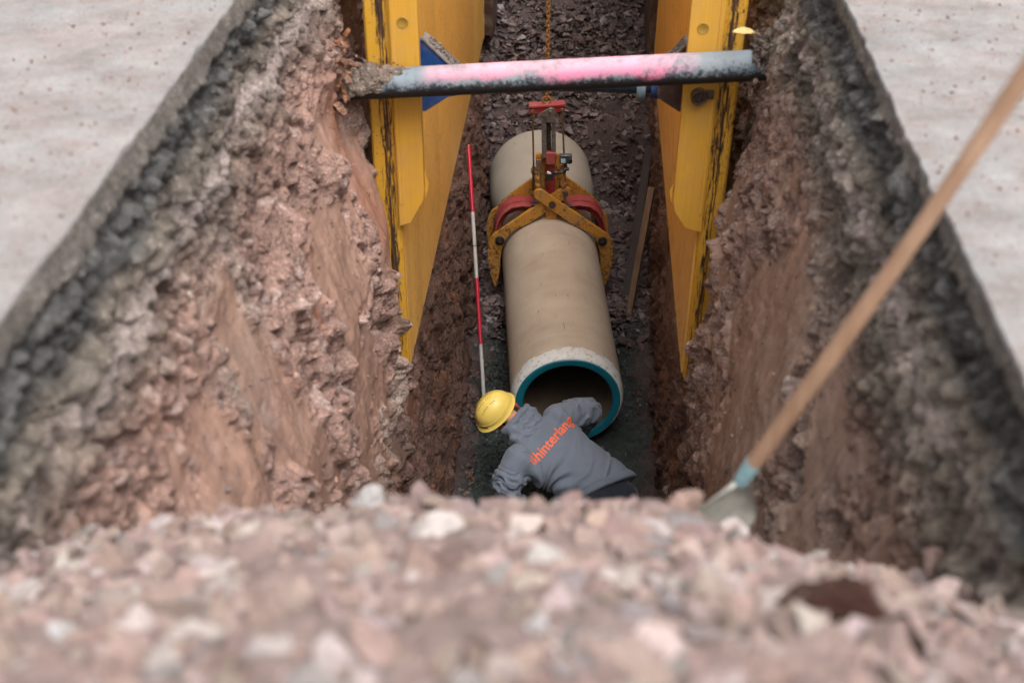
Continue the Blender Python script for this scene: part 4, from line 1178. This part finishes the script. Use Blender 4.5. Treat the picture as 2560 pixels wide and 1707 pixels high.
h = MB(); ball(h, HC + Uh * .030 - Fh * .022, (.0835, .100, .099), HM); ball(h, HC - Uh * .05 - Fh * .045, (.075, .06, .075), HM)
ball(h, HC - Uh * .085 - Fh * .015 - camf * .02, (.074, .078, .070), HM)
limb(h, [HC - Uh * .08 - Fh * .03 - camf * .02, HC - Uh * .15 - Fh * .045 - camf * .015], [.066, .060])
fuse(h, 'hair', M_hair, WK, .008, 3, lambda co, no: .004 * fbm(co[:, 0] * 60, co[:, 1] * 60, co[:, 2] * 60, s=3))

# --- trousers and boots
b = MB()
loft(b, [(Bp(.47, 0, .155), tV * .165, nV * .115, .95), (Bp(.56, 0, .165), tV * .185, nV * .125, .95), (Bp(.66, .03, .18), tV * .180, nV * .135, 1), (Bp(.76, .04, .19), tV * .17, nV * .12, 1), (Bp(.82, .04, .20), tV * .12, nV * .08, 1)])
limb(b, [hipR, knR, anR], [.105, .080, .062]); limb(b, [hipL, knL, anL], [.105, .080, .062])
def wr_tr(co, no):
    return .007 * fbm(co[:, 0] * 14, co[:, 1] * 14, co[:, 2] * 22, s=8) + .004 * fbm(co[:, 0] * 40, co[:, 1] * 40, co[:, 2] * 40, s=9)
fuse(b, 'trousers', M_trou, WK, .009, 5, wr_tr)
for an, kn in ((anR, knR), (anL, knL)):
    b = MB(); fw = Vector((kn.x - an.x, kn.y - an.y, 0)).normalized()
    limb(b, [an + Vector((0, 0, .06)), an + Vector((0, 0, -.02)), an + fw * .10 - Vector((0, 0, .04)), an + fw * .17 - Vector((0, 0, .045))], [.055, .055, .045, .038])
    fuse(b, 'boot', flat_mat('boot_leather', (.05, .03, .02), .6, 0, .3, 40), WK, .008, 3)
# belt loops, pale stitching seen under the hem
# --- hooded sweatshirt
b = MB()
rings = [(Bp(-.02, .0, .10), tV * .10, nV * .07, .9), (Bp(.02, -.03, .105), tV * .215, nV * .090, .8), (Bp(.09, -.035, .118), tV * .270, nV * .118, .78), (Bp(.18, -.03, .125), tV * .258, nV * .128, .82),
         (Bp(.30, -.005, .13), tV * .225, nV * .134, .86), (Bp(.42, .015, .14), tV * .208, nV * .138, .88), (Bp(.50, .03, .15), tV * .208 + sV * .05, nV * .148, .9),
         (Bp(.545, .035, .158), tV * .212 + sV * .09, nV * .155, .9), (Bp(.575, .04, .16), tV * .200 + sV * .10, nV * .142, .9), (Bp(.583, .04, .165), tV * .15 + sV * .075, nV * .10, .9)]
loft(b, rings, 40)
limb(b, [shR - tV * .02, shR.lerp(elR, .5) + Vector((.015, 0, .01)), elR, elR.lerp(wrR, .6), wrR - (wrR - elR).normalized() * .03], [.100, .086, .074, .058, .046])
limb(b, [shL + tV * .03, shL.lerp(elL, .5) + Vector((-.02, -.01, 0)), elL, elL.lerp(wrL, .6), wrL - (wrL - elL).normalized() * .02], [.112, .094, .080, .066, .050])
def foldf(co, no):
    p = co - np.array(NK)
    s = p @ np.array(sV); t = p @ np.array(tV); d = p @ np.array(nV)
    w1 = fbm(s * 3, t * 3, d * 3, s=31, o=2)
    # drag folds running diagonally from his left armpit to the right hip, gathered towards the waist
    q = (s * .82 + t * .45)
    amp = np.exp(-((s - .50) / .17) ** 2) * (.35 + .65 * np.clip(.5 - t * 2.2, 0, 1))
    f = amp * .030 * (1 - np.abs(vn(q * 15 + w1 * 2.4, t * 2.0 - s * 2, s=32)) * 2)
    # radiating folds by left armpit
    r = np.sqrt((s - .30) ** 2 + (t + .26) ** 2); a = np.arctan2(s - .30, t + .26)
    f += np.exp(-(r / .17) ** 2) * .018 * np.sin(a * 9 + w1 * 5)
    f += .011 * fbm(s * 8, t * 4 + s * 4, d * 6, s=33, o=3)
    # seam of shoulder, yoke strain
    f += .007 * np.exp(-((t - .12) / .12) ** 2 - ((s - .05) / .06) ** 2) * np.sin(s * 70 + t * 25)
    # sleeves: rings of compression
    for (A_, B_, S_) in ((shR, elR, 1), (elR, wrR, 2), (shL, elL, 3), (elL, wrL, 4)):
        A0 = np.array(A_); D_ = np.array(B_) - A0; L_ = np.linalg.norm(D_); D_ /= L_
        k = (co - A0) @ D_; dist = np.linalg.norm(co - A0 - np.outer(k, D_), axis=1)
        m_ = sstep(.03, .11, k) * (1 - sstep(L_, L_ + .05, k)) * (dist < .14)
        side_ = fbm(co[:, 0] * 6, co[:, 1] * 6, co[:, 2] * 6, s=40 + S_, o=2)
        f += m_ * .022 * (1 - 2 * np.abs(vn(k * 26 + side_ * 3.0, side_ * 4, s=50 + S_)))
    return f
hd = fuse(b, 'sweatshirt', M_hood, WK, .0075, 7, foldf)
# hem band (ribbed waistband) and a dark undershirt corner
rings = [(Bp(.545, .035, .158), tV * .218 + sV * .095, nV * .161, .9), (Bp(.556, .035, .159), tV * .224 + sV * .10, nV * .166, .9), (Bp(.600, .04, .160), tV * .221 + sV * .10, nV * .161, .9), (Bp(.608, .04, .162), tV * .209 + sV * .097, nV * .150, .9)]
b = MB(); loft(b, rings, 60)
fuse(b, 'waistband', M_hood, WK, .008, 3, lambda co, no: .004 * fbm(co[:, 0] * 12, co[:, 1] * 12, co[:, 2] * 12, s=12))
# hood lying on the shoulders, open towards the head
b = MB(); n = 26
hc = Bp(-.055, -.035, .04)
for k in range(n + 1):
    pass
loft(b, [(hc + sV * s_ + tV * o_ - nV * d_, tV * w_, nV * h_, .75) for s_, w_, h_, d_, o_ in
         ((-.108, .050, .028, .030, .0), (-.092, .115, .045, .022, .0), (-.04, .142, .050, .020, -.005), (.02, .142, .046, .022, -.01), (.08, .125, .042, .024, -.02), (.125, .085, .034, .030, -.03), (.15, .03, .016, .036, -.03))], 36)
pts = [hc - sV * .086 + tV * (.128 * math.sin(a)) + nV * (.034 * math.cos(a) ** 2 - .01) - nV * .05 * abs(math.sin(a)) ** 4 for a in np.linspace(-1.5, 1.5, 19)]
b.tube(pts, .020, 12)
limb(b, [hc + sV * .05 - tV * .07 - nV * .04, hc + sV * .0 - tV * .11 - nV * .07], [.05, .045])
limb(b, [hc + sV * .03 + tV * .08 - nV * .04, hc - sV * .01 + tV * .12 - nV * .08], [.045, .04])
def hoodf(co, no):
    p = co - np.array(hc); s = p @ np.array(sV); t = p @ np.array(tV)
    r = np.sqrt(s * s + t * t * .5)
    return .010 * (1 - 2 * np.abs(vn(r * 24 + 2 * fbm(s * 7, t * 7, s=3, o=2), np.arctan2(s, t) * 1.2, s=61))) - .006 * np.exp(-((t + .01) / .006) ** 2) * (s > .0)
fuse(b, 'hood', M_hood, WK, .007, 4, hoodf)
# sewn seam lines: raglan / shoulder seam tubes pressed onto the cloth
bvh_o = hd
def bvh_of(objs):
    Vt = []; Ft = []
    for o in objs:
        n0 = len(Vt); Mw = Matrix.Translation(WK.location)
        Vt += [Mw @ v.co for v in o.data.vertices]; Ft += [tuple(i + n0 for i in p.vertices) for p in o.data.polygons]
    return BVHTree.FromPolygons(Vt, Ft)
BV = bvh_of([hd])
def onback(s, t, off=.002):
    p, nn, _, _ = BV.ray_cast(Bp(s, t, -.4), -nV)
    return (p + nn * off) if p else Bp(s, t, 0)
b = MB()
b.tube([onback(.015 + .17 * k / 16 + .03 * math.sin(k / 16 * 3.14), .205 - .012 * k / 16, .0005) for k in range(17)], .0018, 6)
b.tube([onback(.03 + .20 * k / 16, -.235 + .05 * math.sin(k / 16 * 3.14), .0005) for k in range(17)], .0018, 6)
b.build('seam', cloth_mat('seam_thread', (.085, .10, .13)), WK)
# red collar / neck cloth showing beside the helmet
M_redc = cloth_mat('red_cloth', (.33, .045, .05), .2)
b = MB()
b.tube([HC - Uh * .045 - Fh * .085 + Sh * .02, HC - Uh * .09 - Fh * .10 + Sh * .0, HC - Uh * .14 - Fh * .09], [.018, .020, .016], 12)
b.build('neck_cloth', M_redc, WK)
b = MB()
b.tube([HC - Uh * .06 + Fh * .065 - Sh * .045, HC - Uh * .10 + Fh * .055 - Sh * .04, HC - Uh * .15 + Fh * .035 - Sh * .02], [.020, .024, .018], 12)
b.build('neck_cloth', M_redc, WK)

# printed lettering on the back
def lettering(body, width, height, s0, t0, ang, mat):
    cu = bpy.data.curves.new('t', 'FONT'); cu.body = body; cu.size = 1; cu.offset = .018; cu.space_character = 1.0; cu.resolution_u = 4
    to = bpy.data.objects.new('t', cu); COL.objects.link(to)
    dg = bpy.context.evaluated_depsgraph_get(); dg.update()
    me = bpy.data.meshes.new_from_object(to.evaluated_get(dg)); bpy.data.objects.remove(to)
    bm = bmesh.new(); bm.from_mesh(me)
    xs_ = [v.co.x for v in bm.verts]; x0, x1 = min(xs_), max(xs_)
    sx1 = width / (x1 - x0); sy1 = height
    for v in bm.verts: v.co = ((v.co.x - x0) * sx1, v.co.y * sy1, 0)
    # stylised first letter: slanted speed bars in front, ring over the i
    def quad(P):
        f = bm.faces.new([bm.verts.new((x, y, 0)) for x, y in P]); return f
    h_ = height
    for k, (xx, hh) in enumerate(((-.012, .70), (-.024, .62), (-.036, .50))):
        quad([(xx, 0.04 * h_), (xx + .006, 0.04 * h_), (xx + .006 - .010, h_ * hh), (xx - .010, h_ * hh)])
    bmesh.ops.triangulate(bm, faces=bm.faces)
    for it in range(3):
        L_ = [e for e in bm.edges if e.calc_length() > .010]
        if not L_: break
        bmesh.ops.subdivide_edges(bm, edges=L_, cuts=1); bmesh.ops.triangulate(bm, faces=bm.faces)
    ca, sa = math.cos(ang), math.sin(ang)
    for v in bm.verts:
        x, y = v.co.x, v.co.y
        t = t0 + x * ca - y * sa; s = s0 - (x * sa + y * ca)
        v.co = onback(s, t, .0022) - WK.location
    me2 = bpy.data.meshes.new('lettering'); bm.to_mesh(me2); bm.free()
    me2.materials.append(mat); o = bpy.data.objects.new('lettering', me2); COL.objects.link(o); o.parent = WK
    return o
M_print = flat_mat('orange_print', (.85, .13, .035), .6, 0, .06, 30)
lettering('hinterlang', .390, .098, .155, -.190, 0.0, M_print)
rg = []
# --- helmet
b = MB()
def helm(th, ph, off=0):
    """th angle around (0 = front), ph from crown 0..1"""
    e = ph * math.radians(98)
    rx, ry, rz = .113 + off, .143 + off, .126 + off
    x = math.sin(th) * math.sin(e) * rx; y = math.cos(th) * math.sin(e) * ry; z = math.cos(e) * rz
    # ridge down the middle and flat sides
    z += .006 * math.exp(-(x / .022) ** 2) * math.cos(e)
    return Vector((x, y, z))
NTH, NPH = 96, 26
def rimdrop(th): return .012 * (1 - math.cos(2 * th)) * .5 - .018 * (1 - math.cos(th)) * .5
def hpt(th, ph, off):
    p = helm(th, ph, off); k = max(0, ph - .55) / .45
    p.z += (-.030 * (.5 - .5 * math.cos(th)) + .008) * k * k
    if ph > .93:
        f_ = (ph - .93) / .07; out_ = .012 + .020 * max(0, math.cos(th)) ** 2
        p += Vector((math.sin(th), math.cos(th), 0)) * out_ * f_
    return p
HO = HC + Uh * .028
V = []; F = []
for layer, off in ((0, 0), (1, -.004)):
    for i in range(NPH + 1):
        for k in range(NTH):
            V.append(HM @ hpt(2 * math.pi * k / NTH, i / NPH, off) + HO)
n1_ = (NPH + 1) * NTH
for l in (0, 1):
    for i in range(NPH):
        for k in range(NTH):
            a = l * n1_ + i * NTH + k; c = l * n1_ + i * NTH + (k + 1) % NTH
            f = (a, c, c + NTH, a + NTH); F.append(f if l == 0 else f[::-1])
for k in range(NTH):
    a = NPH * NTH + k; c = NPH * NTH + (k + 1) % NTH; F.append((a, c, c + n1_, a + n1_))
b.add(V, F)
hm = b.build('helmet', flat_mat('helmet_yellow', (.74, .54, .12), .38, 0, .05, 12), WK, sharp=70)
# vents in two lines either side of the crown
def helm_pt(x, y, off=.0008):
    rx, ry, rz = .113, .143, .126
    z = rz * math.sqrt(max(0, 1 - (x / rx) ** 2 - (y / ry) ** 2)); z += .006 * math.exp(-(x / .022) ** 2) * z / rz
    nn = Vector((x / rx ** 2, y / ry ** 2, z / rz ** 2)).normalized()
    return HO + HM @ (Vector((x, y, z)) + nn * off), HM @ nn
for lane in (-.012, -.052, .030):
    b = MB()
    for k in range(9):
        y = -.058 + .0145 * k
        if k in (3,): continue
        p, nn = helm_pt(lane, y)
        M = nn.to_track_quat('Z', 'Y').to_matrix()
        d1 = (HM @ Vector((1, .45, 0))); d1 = (d1 - nn * d1.dot(nn)).normalized(); d2 = nn.cross(d1)
        b.box(p, (.010, .0042, .0012), Matrix((d1, d2, nn)).transposed())
    b.build('vent', flat_mat('vent_shadow', (.10, .06, .015), .7, 0, .2, 30) if lane == -.012 else bpy.data.materials['vent_shadow'], WK)
# ridge line and dark slot near the brim
b = MB(); b.tube([HO + HM @ hpt(math.radians(a), .80, .0015) for a in range(-150, 151, 6)], .0022, 6); b.build('helmet_rib', bpy.data.materials['helmet_yellow'], WK)
b = MB(); b.tube([HO + HM @ hpt(math.radians(a), .90, .001) for a in range(-38, -8, 4)], .0045, 6); b.build('helmet_slot', bpy.data.materials['vent_shadow'], WK)
# dark chin and neck strap under the rim
b = MB()
for s in (-1, 1):
    b.tube([HC + Sh * s * .088 + Uh * .0, HC + Sh * s * .082 - Uh * .06 + Fh * .02, HC + Sh * s * .04 - Uh * .105 + Fh * .05], .006, 8)
b.tube([HC + Sh * .085 - Uh * .01, HC + Sh * .07 - Fh * .075 - Uh * .035, HC - Fh * .105 - Uh * .04, HC - Sh * .07 - Fh * .075 - Uh * .035, HC - Sh * .085 - Uh * .01], .010, 8)
b.build('helmet_strap', M_black, WK)
